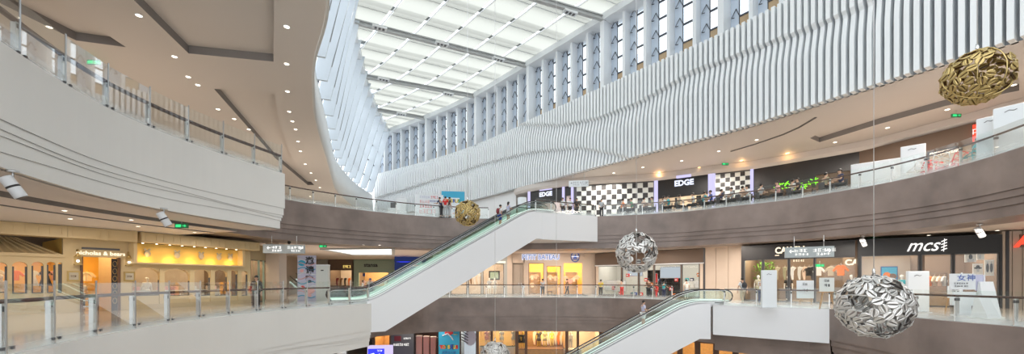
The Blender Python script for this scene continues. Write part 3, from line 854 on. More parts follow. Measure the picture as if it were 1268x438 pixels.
# sloped canopy: roof sheet, ribs, upper wall
MB().add([(-.2,-.0,2.75),(f1.L,-.0,2.75),(f1.L-1.2,1.5,3.55),(-.2,1.5,3.55)],[(0,1,2,3)]).add([(f1.L,0,2.75),(f1.L-1.2,1.5,3.55),(f1.L,1.5,2.75)],[(0,1,2)]).build('canopy_roof','shop_cream_dark',r)
for i in range(7):
    x=f1.L*(i/6.3); MB().bar((x,-.03,2.78),(x-1.2*(i/6.),1.47,3.58),.07,.07).build('canopy_rib',CRM,r)
MB().bx(-.2,f1.L+.05,-.08,.06,2.66,2.80).build('canopy_gutter',CRM,r)
ops=[(f2.x(101),f2.x(146),0,ZH(318,20.3))]
r=shop(f2,f2.L,3.6,'cream entrance of the children clothing shop with glowing script sign and black door',CRM,ops,4.5,'shop_yellow','shop_yellow',52,glassy=False,lcol=(1,.70,.28))
xa,xb=f2.x(99),f2.x(149); zt=ZH(318,20.3)
MB().bx(xa-.06,xb+.06,-.12,-.02,zt,ZH(309,20.3)).build('sign_board','shop_cream_dark',r)
MB().bx(xa+.05,xb-.05,-.14,-.02,ZH(309,20.3),ZH(306.5,20.3)).build('sign_cornice','dark_grey',r)
text('nicholas & bears',.27,'sign_warm',r,((xa+xb)/2,-.15,(zt+ZH(309,20.3))/2),bold=.004)
for q in (xa,xb-.10):
    MB().bx(q,q+.10,-.06,.22,0,zt).build('door_jamb','wood_dark',r)
dx=f2.x(138); d=MB().bx(dx,xb-.12,-.02,.05,0,zt-.05).build('door','near_black',r)
sc=MB()
for k in range(6): sc.tube([(dx+.12+.08*math.cos(t),-.04,.5+k*.38+.14*math.sin(t)) for t in [2*pi*i/10 for i in range(10)]],.012,4,closed=True)
sc.build('door_scrollwork','brass',d)
for px in (95,158):
    x=f2.x(px); q=f2.root('wall_lantern','brass wall lantern %s of the children shop entrance'%('left' if px<100 else 'right'),'lantern','brass lanterns by the shop door',x,-.22,ZH(329,20.3))
    MB().box((0,0,.05),(.26,.26,.06)).box((0,0,.42),(.24,.24,.05)).lathe([(.12,.44),(.04,.58),(.01,.62)],n=8).build('cap','brass',q)
    c=MB()
    for (i,j) in((-1,-1),(1,-1),(1,1),(-1,1)): c.bar((i*.1,j*.1,.07),(i*.1,j*.1,.42),.02,.02)
    c.build('cage','brass',q); MB().ball((0,0,.22),.055).build('lamp_bulb','lamp_warm',q)
    MB().tube([(0,0,.6),(0,.05,.78),(0,.17,.80),(0,.22,.6)],.015,6).build('bracket_arm','brass',q)
    y=f2.root('wall_plaque','small brass plaque on the cream wall %s of the shop entrance'%('left' if px<100 else 'right'),'plaque','brass plaques by the shop door',f2.x(91 if px<100 else 160),-.03,ZH(348,20.3))
    MB().bx(-.22,.22,-.03,.03,0,.5).build('plate','brass',y); MB().bx(-.16,.16,-.04,-.03,.07,.43).build('plate_panel','cloth_khaki',y); letters_bars(MB(),-.08,.25,3,.08,.06,-.045).build('engraving','wood_dark',y)
def zz(px,py): return f3.z(px,py)
ops=[arch(f3.x(a),f3.x(b),zz((a+b)/2,366),zz((a+b)/2,t),.75) for a,b,t in ((162.5,199,331),(201,236,332),(238.5,261,333),(264.5,282,334),(284.5,294.5,334.5),(298,307,335))]
r=shop(f3,f3.L,3.62,'long cream display front with rounded arches and a lit ledge of bear emblems',CRM,ops+[],3.2,'wall_taupe','wall_taupe',75,lcol=(1,.80,.5))
# lit ledge: recessed niche in front of the wall, with floor and lamps
xA,xB=f3.x(163),f3.x(294)
MB().bx(xA,xB,-.5,0,2.44,2.52).bx(xA,xB,-.5,0,3.56,3.64).bx(xB,xB+.15,-.5,0,2.44,3.64).bx(xA-.15,xA,-.5,0,2.44,3.64).build('ledge',CRM,r)
MB().bx(xA,xB,-.03,-.01,2.52,3.56).build('ledge_back','shop_yellow',r)
for px in (181,218,248,270,284):
    x=f3.x(px); e=MB().ball((x,-.10,3.02),.2,n=12,sz=(.8,.3,1.0)).ball((x-.1,-.1,3.24),.06,sz=(1,.5,1)).ball((x+.1,-.1,3.24),.06,sz=(1,.5,1)); e.build('bear_emblem','cloth_khaki',r)
for i in range(5):
    p=f3.w(xA+(xB-xA)*(i+.5)/5,-.3,2.62); LIGHTS.append(('P',p,7,(1,.66,.2),.05))
for i in range(9):
    x=xA+(xB-xA)*(i+.5)/9; MB().lathe([(.05,0),(.05,.02)],(x,-.35,3.54),8).build('ledge_lamp','lamp_warm',r)
MB().bx(0,f3.L,-.06,0,0,.25).build('plinth','shop_cream_dark',r)
for a,b in ((199,201),(236,238.5),(261,264.5),(282,284.5),(294.5,298)):
    x=(f3.x(a)+f3.x(b))/2; MB().bx(x-.12,x+.12,-.07,0,.25,2.2).build('pilaster',CRM,r)
# long panelled fascia above everything
for fi,(fr,L,k) in enumerate(((f1,f1.L,3),(f2,f2.L,2),(f3,f3.L,8))):
    root=fr.root('panelled_fascia',['cream panelled fascia over the sloped canopy at far left','cream panelled fascia over the shop entrance','long cream panelled fascia above the arched display front'][fi],'fascia','cream fascia panels of the children shop',0,-.9,3.56)
    MB().bx(0,L,0,.9,0,.54).build('fascia_board','shop_cream',root)
    for i in range(k):
        a=L*i/k+.15; b=L*(i+1)/k-.15; MB().bx(a,b,-.03,0,.10,.13).bx(a,b,-.03,0,.45,.48).bx(a,a+.03,-.03,0,.1,.48).bx(b-.03,b,-.03,0,.1,.48).build('panel_moulding',CRM,root)
# left gallery floor stock
def disp(fr,px,py_top,y,items,cols,lab,grp,s=.8,kind='top',zbase=None):
    pass
for px,c,k in ((2,'cloth_offwhite','dress'),(24,'cloth_orange','top'),(46,'cloth_white','dress'),(63,'cloth_black','dress'),(75,'cloth_pink','top')):
    p=f1.w(f1.x(px),1.2,1.55); garment(p,f1.rz,c,{'cloth_offwhite':'off white dress hanging in the leftmost arch','cloth_orange':'orange top hanging in an arch of the cream arcade','cloth_white':'white dress hanging on the yellow wall of the arcade','cloth_black':'black striped dress hanging in the arcade window','cloth_pink':'pink top hanging in the narrow last arch of the arcade'}[c],k,s=.75)
for i,(px,c) in enumerate(((110,'cloth_white'),(116,'cloth_pink'),(128,'cloth_white'),(133,'cloth_peach'))):
    p=f2.w(f2.x(px),3.4,1.5); garment(p,f2.rz,c,['white top at left on the yellow wall inside the doorway','pink top beside the white one inside the doorway','white top right of centre inside the yellow doorway','peach top beside the black door leaf inside the shop'][i],'top',s=.8)
k=0
for a,b,z in ((165,196,.9),(203,234,.9),(240,260,.9),(266,281,.9)):
    x0,x1=f3.x(a),f3.x(b); t=f3.root('display_table','white display table in arch %s'%['nearest the shop door','second from the shop door','third from the shop door','fourth from the shop door'][k],'table','display tables behind the arches',(x0+x1)/2,.9,0); k+=1
    w=(x1-x0)*.45
    MB().bx(-w,w,-.35,.35,.92,.98).build('tabletop','board_white',t)
    for (i,j) in((-1,-1),(1,-1),(1,1),(-1,1)): MB().bx(i*w*.9-.03,i*w*.9+.03,j*.3-.03,j*.3+.03,0,.92).build('leg','board_white',t)
    n=int(w*2/.28)
    for i in range(n):
        c=random.choice(['cloth_pink','cloth_peach','cloth_offwhite','cloth_white','cloth_pink'])
        q=f3.w((x0+x1)/2-w+.2+i*.28,.9+random.uniform(-.1,.1),.985)
        o=MB().box((0,0,.05),(.22,.28,.08)).box((0,0,.13),(.21,.27,.06)).box((0,.01,.19),(.2,.26,.05)).build('folded_clothes',c); o.location=q; o.rotation_euler=(0,0,f3.rz+random.uniform(-.2,.2)); bv=o.modifiers.new('b','BEVEL'); bv.width=.02
        tag(o,'pile of small folded pastel clothes on a white table behind the arches','clothing','folded clothes behind the arches')
    for i in range(int(w*2/.42)):
        q=f3.w((x0+x1)/2-w+.3+i*.42,.45,.42); garment(q,f3.rz,random.choice(['cloth_pink','cloth_offwhite','cloth_peach']),'small pastel dress hanging low under a display table behind the arches','dress','pastel dresses behind the arches',s=.72)
mannequin(f3.w(f3.x(272),.9,0),f3.rz-pi/2,'dark haired child mannequin in black top in the fourth arch','cloth_black','cloth_black',scale=1.0,skinm='cloth_peach')
mannequin(f3.w(f3.x(195),1.0,0),f3.rz-pi/2,'white dressed mannequin at the right edge of the first arch','cloth_white','cloth_white',skirt=True,scale=1.0)
mannequin(f1.w(f1.x(4),.8,0),f1.rz-pi/2,'tall pale mannequin in ivory dress at the far left window','cloth_offwhite','cloth_offwhite',skirt=True,scale=1.05)
person(f2.w(f2.x(108.5),1.2,0),f2.rz-pi/2,'shop assistant in white and black standing in the glowing doorway','hold','cloth_white','cloth_black',scale=.9)
MB_c=f2.root('shop_counter','low striped shelf table just inside the glowing shop doorway','counter',None,f2.x(108),.7,0)
for z in (.2,.5,.8): MB().bx(-.5,.5,-.2,.2,z,z+.05).build('shelf','board_white',MB_c)
for x in(-.5,.5): MB().bx(x-.03,x+.03,-.2,.2,0,.85).build('side_panel','wood_dark',MB_c)

# ---------- shop beside it, glass front with yellow header, and beige pillar
f=Frame(PT(310,28),PT(334,30.5))
r=shop(f,f.L,4.1,'narrow glass shop entrance with yellow header behind the woman in black','shop_cream_dark',[(.1,f.L-.1,0,3.0)],4,'wall_brown','wall_brown',90,lcol=(1,.8,.5))
for q,x in enumerate((.35,.6)):
    MB().bx(f.L*x,f.L*x+.1,-.1,.0,0,3.0).build('door_mullion','wall_green',r)
def shelfunit(fr,x,y,w,h,n,label,m='wood',grp=None):
    t=fr.root('shelf_unit',label,'shelf',grp,x,y,0)
    for s in(-1,1): MB().bx(s*w/2-.03,s*w/2+.03,-.2,.2,0,h).build('side_panel',m,t)
    for i in range(n+1): z=.08+i*(h-.12)/n; MB().bx(-w/2,w/2,-.2,.2,z-.02,z+.02).build('shelf',m,t)
    MB().bx(-w/2,w/2,.18,.2,0,h).build('back_panel',m,t)
    return t
shelfunit(f,f.L*.3,2.6,1.0,2.4,5,'wooden shelf with goods inside the narrow glass shop','wood')
pil=empty('pillar',P3(342,30.3,0),0,'square beige pillar between the narrow glass shop and the far escalator','pillar')
MB().bx(-.48,.5,-.5,.5,0,4.36).build('shaft','wall_stone',pil); MB().bx(-.52,.54,-.54,.54,0,.15).build('base','wall_taupe',pil)

# ---------- background of the middle gallery on the left
YB=54
fb=Frame(PT(300,YB),PT(408,YB))
root=fb.root('shopfront','distant pale shop wall behind the far escalator','shop front')
MB().bx(0,fb.L,0,.3,0,4.4).build('facade_wall','wall_grey',root); MB().bx(fb.L*.45,fb.L*.75,-.02,0,.3,3.2).build('display_window','screen_cool',root)
fb=Frame(PT(406,YB),PT(438,YB))
r=shop(fb,fb.L,4.33,'distant dark brown shop with a small orange sign','wall_brown',[(.3,fb.L-.3,.9,2.9)],4,'wall_brown','wall_taupe',120,glassy=False)
letters_bars(MB(),fb.L*.62,3.4,4,.3,.22,-.05,seed=21).build('lettering','sign_yellow',r)
for i in range(5): garment(fb.w(.6+i*.55,1.5,1.1),fb.rz,['cloth_maroon','cloth_brown','cloth_dark','cloth_orange','cloth_olive'][i],'dark garment hanging in the distant brown shop','side','garments in the distant brown shop',s=1.2)
fb=Frame(PT(437,YB),PT(490,YB))
r=shop(fb,fb.L,4.33,'distant shop with pale green frame and orange lit window','wall_green',[(.8,fb.L-1.0,.8,2.6)],4,'wood','wood',260,glassy=False)
text('stansa',.75,'ink',r,(fb.L*.42,-.05,3.6),bold=.02)
MB().bx(fb.L*.24,fb.L*.29,-.15,-.05,2.1,2.5).build('hanging_sign','paint_blue',r)
for i in range(8): garment(fb.w(1.0+i*.48,1.3,1.05),fb.rz,random.choice(['cloth_pink','cloth_offwhite','cloth_orange','cloth_black','cloth_peach']),'bright top hanging in the distant green framed shop','top','tops in the distant green framed shop',s=.8)
# navy billboard screen
b=empty('billboard',P3(508,47.5,0),0,'large navy billboard with a glowing planet and ship behind the upper escalator','billboard')
W=3.9/2*47.5/50
MB().bx(-W,W,0,.3,1.2,4.33).build('screen_panel','screen_navy',b)
MB().lathe([(.55,0),(.5,.02),(.9,.03),(.9,.05),(.5,.06)],(0,0,0),24,sy=.3).build('planet','screen_blue',b).location=(-.7,-.08,3.7)
MB().ball((.9,-.1,3.7),.5,sz=(1,.2,.7)).build('figure','screen_cool',b); MB().add([(.3,-.05,3.2),(1.6,-.05,3.2),(1.2,-.05,4.0),(.7,-.05,3.9)],[(0,1,2,3)]).build('figure_body','cloth_pink',b)
MB().bx(-W,W,0,.3,0,1.2).build('billboard_base','wall_taupe',b)
# glowing sheet added for the bright skylight patch in the far ceiling
cp=empty('ceiling_glow',P3(440,41,4.33),0,'big bright white glowing sheet in the ceiling of the far left corridor','ceiling light')
pts=[U(a,bb,4.34) for a,bb in ((398,307.6),(487,306.5),(487,314.5),(436,314.5))]
ox,oy=cp.location.x,cp.location.y
MB().sheet([(p[0]-ox,p[1]-oy) for p in pts],z=0,th=-.03).build('diffuser','ceiling_glow',cp)
mb=MB(); 
for i in range(4):
    p=pts[i-1]; q=pts[i]; mb.bar((p[0]-ox,p[1]-oy,-.03),(q[0]-ox,q[1]-oy,-.03),.3,.14)
mb.build('trim_frame','wall_grey',cp)
# banner with three characters
b=empty('standing_banner',P3(380,31.5,0),math.radians(14),'tall pink and blue banner with three big black characters beside the pale cabinet','banner')
MB().bx(-.66,.66,-.05,.05,0,3.5).build('banner_panel','cloth_lilac',b)
mb=MB(); r_=random.Random(3)
for i in range(9):
    z=.3+i*.36; mb.tube([(-.62+j*.155,-.06,z+.10*math.sin(j*.8+i)) for j in range(9)],.035,5,m=i%3)
mb.build('printed_waves',['poster_blue','cloth_pink','board_white'],b)
for (x,z,c,s) in((.3,.75,'cloth_pink',.3),(-.3,1.0,'cloth_red',.22),(.1,.4,'cloth_pink',.28),(-.35,2.9,'poster_blue',.3),(-.35,2.3,'cloth_pink',.2)): MB().ball((x,-.03,z),s,sz=(1,.15,.9)).build('printed_blob',c,b)
for i,chh in enumerate('邀请赛'):
    text(chh,.62,'ink',b,(.22,-.08,3.05-i*.72),name='character',bold=.02)
c=empty('cabinet',P3(399,32,0),math.radians(10),'tall pale grey cabinet standing right of the pink blue banner','cabinet')
MB().bx(-.5,.5,-.3,.3,0,2.72).build('cabinet_body','board_pale',c); MB().bx(-.52,.52,-.32,.32,2.72,2.8).build('cabinet_top','board_white',c); MB().bx(-.02,.18,-.32,-.3,2.3,2.38).build('cabinet_mark','ink',c)
for s in(-1,1): MB().bx(s*.24-.22,s*.24+.22,-.315,-.3,.1,2.1).build('cabinet_door','board_pale',c)
# hanging wayfinding sign on the left
def hang_sign(loc,rz,w,h,label,drop=.6,m='sign_grey',marks=True,glyph='sign_white',th=.12,seed=2,arrow=True):
    s=empty('hanging_sign',loc,rz,label,'sign'); MB().bx(-w/2,w/2,-th/2,th/2,0,h).build('sign_body',m,s)
    for x in(-w*.3,w*.3): MB().tube([(x,0,h),(x,0,h+drop)],.02,6).build('suspension_rod','steel',s)
    if marks:
        mb=letters_bars(MB(),-w*.26,h*.66,3,h*.26,h*.28,-th/2-.005,seed=seed); letters_bars(mb,-w*.26,h*.30,4,h*.2,h*.22,-th/2-.005,seed=seed+1)
        letters_bars(mb,w*.12,h*.66,5,h*.26,h*.28,-th/2-.005,seed=seed+2); letters_bars(mb,w*.18,h*.30,4,h*.2,h*.22,-th/2-.005,seed=seed+3)
        mb.build('sign_text',glyph,s)
        ar=MB()
        for sx,x in((-1,-w*.40),(1,w*.43)):
            ar.bar((x-sx*.0,-th/2-.01,h*.6),(x-sx*h*.35,-th/2-.01,h*.6),.01,h*.07); ar.bar((x,-th/2-.01,h*.6),(x-sx*h*.14,-th/2-.01,h*.76),.01,h*.06); ar.bar((x,-th/2-.01,h*.6),(x-sx*h*.14,-th/2-.01,h*.44),.01,h*.06)
        ar.build('sign_arrow',glyph,s)
    return s
hang_sign(P3(352,25.5,ZH(313.5,25.5)),math.radians(8),2.45,.56,'grey hanging direction sign with white symbols in front of the beige pillar',drop=.55,m='sign_grey')
hang_sign(P3(1001.5,23.6,ZH(318.5,23.6)),-math.radians(28),2.35,.62,'grey hanging direction sign with arrows in front of the dark CA fascia',drop=.65,seed=9)
hang_sign(P3(716.5,36.5,ZH(231,36.5)),-math.radians(8),1.75,.55,'pale hanging sign over the upper gallery left of the checkered screen',drop=.6,m='board_white',glyph='mid_grey',seed=5)

# ---------- B: middle gallery, centre
Yc=42
fc=Frame(PT(536,Yc),PT(628,Yc))
x=fc.x
r=shop(fc,fc.L,4.33,'glass fronted shop with grey frames left of the blue lettered shop, behind the white truss','wall_grey',[(x(540),x(556),.1,3.4),(x(558),x(578),.1,3.4),(x(580),x(596),.1,3.4),(x(598),x(624),.1,3.3)],4,'wall_taupe','wall_taupe',200,lcol=(1,.82,.6))
MB().bx(x(596),x(626),-.1,0,3.35,3.55).build('light_strip','sign_warm',r)
for i in range(10): garment(fc.w(x(546)+i*.42,2.0,1.5),fc.rz,random.choice(['cloth_orange','cloth_offwhite','cloth_brown','cloth_peach','cloth_pink']),'garment hanging behind glass of the grey framed shop','side','garments in the grey framed shop',s=1.15)
t=fc.root('framed_mirror','dark framed square picture on wall of the grey framed shop','picture',None,x(611),2.2,1.6); MB().bx(-.6,.6,-.04,.04,0,1.0).build('frame','near_black',t); MB().bx(-.45,.45,-.06,-.04,.15,.85).build('picture_sheet','wall_green',t)
mannequin(fc.w(x(612),1.2,0),-pi/2,'white mannequin in pale dress at right of the grey framed shop','cloth_offwhite','cloth_white',skirt=True)
mannequin(fc.w(x(605),1.5,0),-pi/2,'white mannequin in grey clothes in the grey framed shop','cloth_grey','cloth_white',skirt=True)
fd=Frame(PT(628,Yc),PT(652,Yc))
root=fd.root('service_door','tall dark grey double door in beige recess left of the blue lettered shop','door')
MB().bx(0,.55,0,.6,0,4.33).bx(fd.L-.3,fd.L,0,.6,0,4.33).bx(.5,fd.L-.2,0,.6,3.35,4.33).build('surround','wall_stone',root)
dl=MB().bx(.6,1.35,.3,.38,0,3.3).build('door_leaf','wall_taupe',root); MB().bx(1.2,1.25,.24,.3,1.0,1.3).build('handle','steel',dl)
dl=MB().bx(1.38,fd.L-.32,.3,.38,0,3.3).build('door_leaf','wall_taupe',root); MB().bx(1.45,1.50,.24,.3,1.0,1.3).build('handle','steel',dl)
fp=Frame(PT(652,Yc),PT(737,Yc)); x=fp.x
ops=[(x(654.5),x(673.5),.12,3.35),(x(677),x(694.5),0,3.05),(x(698),x(721),.12,3.35)]
r=shop(fp,fp.L,4.33,'beige shop front with blue cloud lettering, round emblem and three orange lit openings','wall_stone',ops,3.6,'shop_yellow','shop_yellow',230,lcol=(1,.68,.30))
for o in (ops[0],ops[2]): pass
text('PETIT BATEAU',.70,'sign_letters_blue',r,(x(669.5),-.10,3.95),bold=.05,ext=.03,sx=.86)
text('PETIT BATEAU',.70,'paint_blue',r,(x(669.5),-.15,3.95),bold=.005,ext=.02,sx=.86,name='lettering_face')
e=MB().tube([(x(712)+.42*math.cos(t),-.08,4.0+.50*math.sin(t)) for t in [2*pi*i/20 for i in range(20)]],.05,6,closed=True); e.build('emblem_ring','paint_blue',r)
MB().lathe([(.40,0),(.40,.04)],n=20).build('emblem_disc','sign_letters_blue',r).location=(x(712),-.04,4.0); r.children[-1].rotation_euler=(pi/2,0,0)
MB().add([(x(712)-.2,-.12,3.85),(x(712)+.2,-.12,3.85),(x(712)+.02,-.12,4.3)],[(0,1,2)]).bx(x(712)-.25,x(712)+.25,-.13,-.09,3.72,3.80).build('emblem_boat','paint_blue',r)
for i in range(3): shelfunit(fp,[x(664),x(686),x(712)][i],2.6,1.3,2.5,5,['honey wood shelf in left window of the blue lettered shop','honey wood shelf beyond the doorway of the blue lettered shop','honey wood shelf in right window of the blue lettered shop'][i],'shop_cream')
for i,(px,z,c) in enumerate(((660,1.6,'cloth_white'),(665,1.7,'cloth_peach'),(660,.8,'cloth_white'),(703,1.5,'cloth_peach'),(709,1.2,'cloth_pink'),(714,1.4,'cloth_offwhite'),(718,1.6,'cloth_peach'),(683,1.6,'cloth_offwhite'),(690,1.5,'cloth_peach'))):
    garment(fp.w(x(px),1.7,z),fp.rz,c,'small pale garment displayed in the orange lit windows','top','small garments in the orange lit shop',s=.8)
ch=fp.root('stool','small dark stool before doorway of the blue lettered shop','stool',None,x(680),-.8,0); MB().box((0,0,.42),(.45,.4,.06)).build('seat','wood_dark',ch)
for (i,j) in((-1,-1),(1,-1),(1,1),(-1,1)): MB().bar((i*.16,j*.14,.4),(i*.2,j*.17,0),.04,.04).build('leg','wood_dark',ch)
person(P3(672,40,0),pi/2,'person in grey top and black trousers looking into the left orange window','stand','cloth_grey','cloth_black')
person(P3(702,40.6,0),.3,'person in brown top walking by the right orange window','walk','cloth_brown','cloth_black')
person(P3(648,38.5,0),-pi/2,'small child in white near the dark double door','stand','cloth_white','cloth_offwhite',scale=.72)
# toy shop with big red and white goods
fq=Frame(PT(737,41.5),PT(872,34.8)); x=fq.x; L=fq.L
ops=[(x(740),x(769),.1,3.0),(x(770),x(790),.1,3.0),(x(791),x(809),0,3.0),(x(810),x(843),.1,3.0),(x(844),x(866),.1,3.0)]
r=shop(fq,L,4.3,'wide glass shop with dark brown header behind the large silver sphere','wall_brown',ops,5,'wall_grey','wall_grey',330,lcol=(1,.93,.82))
MB().bx(0,L,-.1,0,3.0,3.1).build('header_trim','steel_light',r)
for px in (740,869): MB().bx(x(px)-.12,x(px)+.12,-.12,0,0,3.0).build('end_post','wall_stone',r)
sc=[('screen_cool',771,789,2.0,2.8),('screen_cool',812,838,1.8,2.8),('cloth_red',806,808,1.2,2.2),('board_white',743,768,.5,1.5)]
for i,(m_,a,b2,z0,z1) in enumerate(sc):
    o=fq.root('picture_display',['pale picture screen above counter in second bay of the toy shop','pale blue picture screen in fourth bay of the toy shop','tall red panel beside the toy shop doorway','white counter panel in first bay of the toy shop'][i],'display',None,(x(a)+x(b2))/2,1.2,z0)
    w=(x(b2)-x(a))/2; MB().bx(-w,w,0,.08,0,z1-z0).build('panel',m_,o); MB().bx(-w-.05,w+.05,.03,.1,-.05,z1-z0+.05).build('bezel','steel',o)
for i in range(3): shelfunit(fq,[x(797),x(803),x(820)][i],3.0,1.4,2.6,6,['dark shelf of colourful boxes beyond the toy shop doorway','second dark shelf of colourful boxes beyond the toy shop doorway','dark shelf behind the blue screen of the toy shop'][i],'near_black')
for i in range(26):
    px=random.choice([752,756,776,783,796,800,804,806,822,828,835,848,852,856,860]); c=random.choice(['cloth_red','cloth_red','cloth_white','cloth_teal','cloth_yellow','cloth_navy','cloth_orange','cloth_blue'])
    o=MB().box((0,0,.16),(.28,.24,.32)).box((0,-.125,.16),(.2,.01,.12),m=1).build('toy_box',[c,'cloth_white']); o.location=fq.w(x(px)+random.uniform(-.3,.3),random.choice([.7,1.5,2.2]),random.choice([.02,.02,.62,1.02,1.45,1.9]) ); o.rotation_euler=(0,0,fq.rz)
    tag(o,'small bright boxed toy behind the glass of the toy shop','box','boxed toys in the toy shop')
for i,(px,c) in enumerate(((746,'cloth_white'),(752,'cloth_white'),(757,'cloth_white'),(762,'cloth_offwhite'),(848,'cloth_white'),(854,'cloth_offwhite'),(860,'cloth_white'))):
    garment(fq.w(x(px),.8,.9),fq.rz,c,'white top hanging in the end bays of the toy shop','top','white tops in the toy shop',s=.95)
person(P3(803,33.5,0),pi*.6,'person in brown top standing near the toy shop doorway','hold','cloth_brown','cloth_black')
person(P3(744,37.5,0),pi*.4,'person in yellow and green by the left end of the toy shop','stand','cloth_yellow','cloth_dark',scale=.95)
person(P3(813,34.0,0),pi*.8,'person in red crouching over goods before the toy shop','bend','cloth_red','cloth_red',scale=.8)
person(P3(822,34.0,0),pi*.2,'person in teal beside the person in red at the toy shop','bend','cloth_teal','cloth_navy',scale=.85)
person(P3(850,33,0),pi*.5,'person in pale top by the right end of toy shop','stand','cloth_offwhite','cloth_grey',scale=.95)
person(P3(770,38.5,0),pi*.5,'person in red trousers at the toy shop counter','lean','cloth_offwhite','cloth_red',scale=.95)
# beige wall panels
fw=Frame(PT(872,34.8),PT(918,32))
root=fw.root('panelled_wall','plain beige panelled wall between toy shop and dark CA shop','wall panel')
for i in range(3): MB().bx(fw.L*i/3+.02,fw.L*(i+1)/3-.02,0,.3,0,4.4).build('panel','wall_stone',root)
MB().bx(-.12,.1,-.03,.3,0,4.4).build('metal_seam','dark_grey',root)

# ---------- C: dark CA shop and script sign shop
fa=Frame(PT(918,31),PT(1062,26.2)); x=fa.x; L=fa.L
zt=ZH(318.5,27.5)
ops=[(x(921),x(944),.05,zt),(x(945),x(976),.05,zt),(x(977),x(1008),0,zt),(x(1009),x(1060),.05,zt)]
r=shop(fa,L,4.2,'dark fascia clothing shop with warm white CA letters',CRM and 'near_black',ops,4.6,'wall_brown','wall_brown',260,lcol=(1,.84,.6))
def le(fr,root,s,pxc,pyc,size,m='sign_warm',y=-.08,**k):
    return text(s,size,m,root,(fr.x(pxc),y,fr.z(pxc,pyc)),**k)
le(fa,r,'CALVIN',960,310.5,.62,bold=.02,name='lettering',sx=.82,align='LEFT')
le(fa,r,'CA',1057.0-2,325,.5,bold=.02,y=-.2)
MB().bx(x(960),x(965),-.08,-.05,fa.z(962,316.5),fa.z(962,315.6)).build('letter_underline','sign_warm',r)
letters_bars(MB(),x(983.5),fa.z(989,322.5),5,.13,.11,-.1,seed=33).build('door_lettering','sign_warm',r)
for i,(px,c,kd) in enumerate(((1039,'cloth_orange','top'),(996,'cloth_black','top'),(1008,'cloth_white','top'),(984,'cloth_offwhite','side'),(990,'cloth_peach','side'),(1000,'cloth_dark','side'),(955,'cloth_khaki','side'),(965,'cloth_olive','side'),(1024,'cloth_khaki','top'),(975,'cloth_white','side'))):
    garment(fa.w(x(px),.9 if px==1039 else 1.8,fa.z(px,341)),fa.rz,c,{1039:'bright orange shirt hanging in right window of the dark CA shop'}.get(px,'garment hanging inside the dark CA shop'),kd,None if px==1039 else 'garments inside the dark CA shop',s=1.15 if px==1039 else 1.0)
mannequin(fa.w(x(936),.7,0),fa.rz-pi/2,'mannequin in khaki coat in left window of the dark CA shop','cloth_khaki','cloth_olive',scale=1.12)
mannequin(fa.w(x(1053),.7,0),fa.rz-pi/2,'pale mannequin in dark top under the small CA letters','cloth_dark','cloth_grey',scale=1.12)
mannequin(fa.w(x(968),2.2,0),fa.rz-pi/2,'mannequin in black suit beyond the left panes of the CA shop','cloth_black','cloth_black',scale=1.1)
pl=fa.root('potted_tree','leafy green plant glowing behind left window of the CA shop','plant',None,x(935),2.6,0)
MB().lathe([(.2,0),(.28,.4),(.25,.4)],n=12).build('pot','near_black',pl); MB().tube([(0,0,.4),(.05,0,1.6),(0,0,2.4)],.04,6).build('trunk','wood',pl)
lf=MB()
for i in range(260):
    t=random.uniform(0,2*pi); rr=random.uniform(.1,.8); z=random.uniform(1.5,3.0); c=Vector((rr*math.cos(t),rr*math.sin(t)*.6,z)); a=Vector((random.uniform(-1,1),random.uniform(-1,1),random.uniform(-1,1))).normalized()*.12; b=a.cross(Vector((0,.3,1))).normalized()*.05
    lf.add([c-a,c+b,c+a,c-b],[(0,1,2,3)])
lf.build('foliage','leaf_green',pl)
LIGHTS.append(('P',fa.w(x(933),1.6,3.0),40,(1,.95,.6),.1))
fm=Frame(PT(1062.5,25.6),PT(1241,22.6)); x=fm.x; L=fm.L
zt=lambda px: fm.z(px,312)
zt0=ZH(314.5,24.0)
ops=[(x(1066),x(1139),.05,zt0),(x(1141),x(1180),0,zt0),(x(1182),x(1238),.05,zt0)]
r=shop(fm,L,4.15,'clothing shop with black fascia and white handwritten mcs sign','black',ops,4.2,'wall_brown','wall_brown',260,lcol=(1,.86,.66))
MB().bx(x(1066),x(1137),1.2,1.4,.05,zt0).build('stone_backdrop','wall_stone',r)
MB().bx(x(1137),x(1146),.1,1.2,.0,zt0).build('entrance_post','wall_brown',r)
text('mcs',1.05,'sign_white',r,(x(1140.5),-.1,fm.z(1146,304)+.0),bold=.004,shear=.45,sx=.84)
mb=MB(); xx=x(1167.5); zc=fm.z(1166,304)
for t in range(4): mb.bar((xx-.1,-.1,zc-.28+t*.17),(xx+.14,-.1,zc-.16+t*.17),.02,.05)
mb.bar((xx+.0,-.1,zc-.35),(xx+.04,-.1,zc+.4),.02,.04); mb.build('sign_flourish','sign_white',r)
def poster(fr,px0,px1,py0,py1,y,label,m,inks,frame='board_white'):
    xa,xb=fr.x(px0),fr.x(px1); pxm=(px0+px1)/2; z0,z1=fr.z(pxm,py1),fr.z(pxm,py0)
    o=fr.root('poster',label,'poster',None,(xa+xb)/2,y,z0); w=abs(xb-xa)/2; h=z1-z0
    MB().bx(-w,w,-.02,.02,0,h).build('poster_sheet',frame,o)
    MB().bx(-w*.92,w*.92,-.025,-.02,h*.06,h*.94).build('poster_print',m,o)
    for (a,b,c,d,mm,rr) in inks:
        if rr: MB().ball((w*a,-.03,h*b),1,sz=(w*c,.01,h*d)).build('printed_shape',mm,o)
        else: MB().bx(w*(a-c),w*(a+c),-.035,-.025,h*(b-d),h*(b+d)).build('printed_shape',mm,o)
    return o
poster(fm,1098,1119.5,329,346,1.1,'poster of red rocks under a blue sky on the stone wall of mcs shop','poster_blue',[(-.3,.3,.5,.28,'cloth_orange',1),(.4,.25,.5,.22,'cloth_brown',1),(-.1,.12,.8,.12,'cloth_maroon',0)],'cloth_blue')
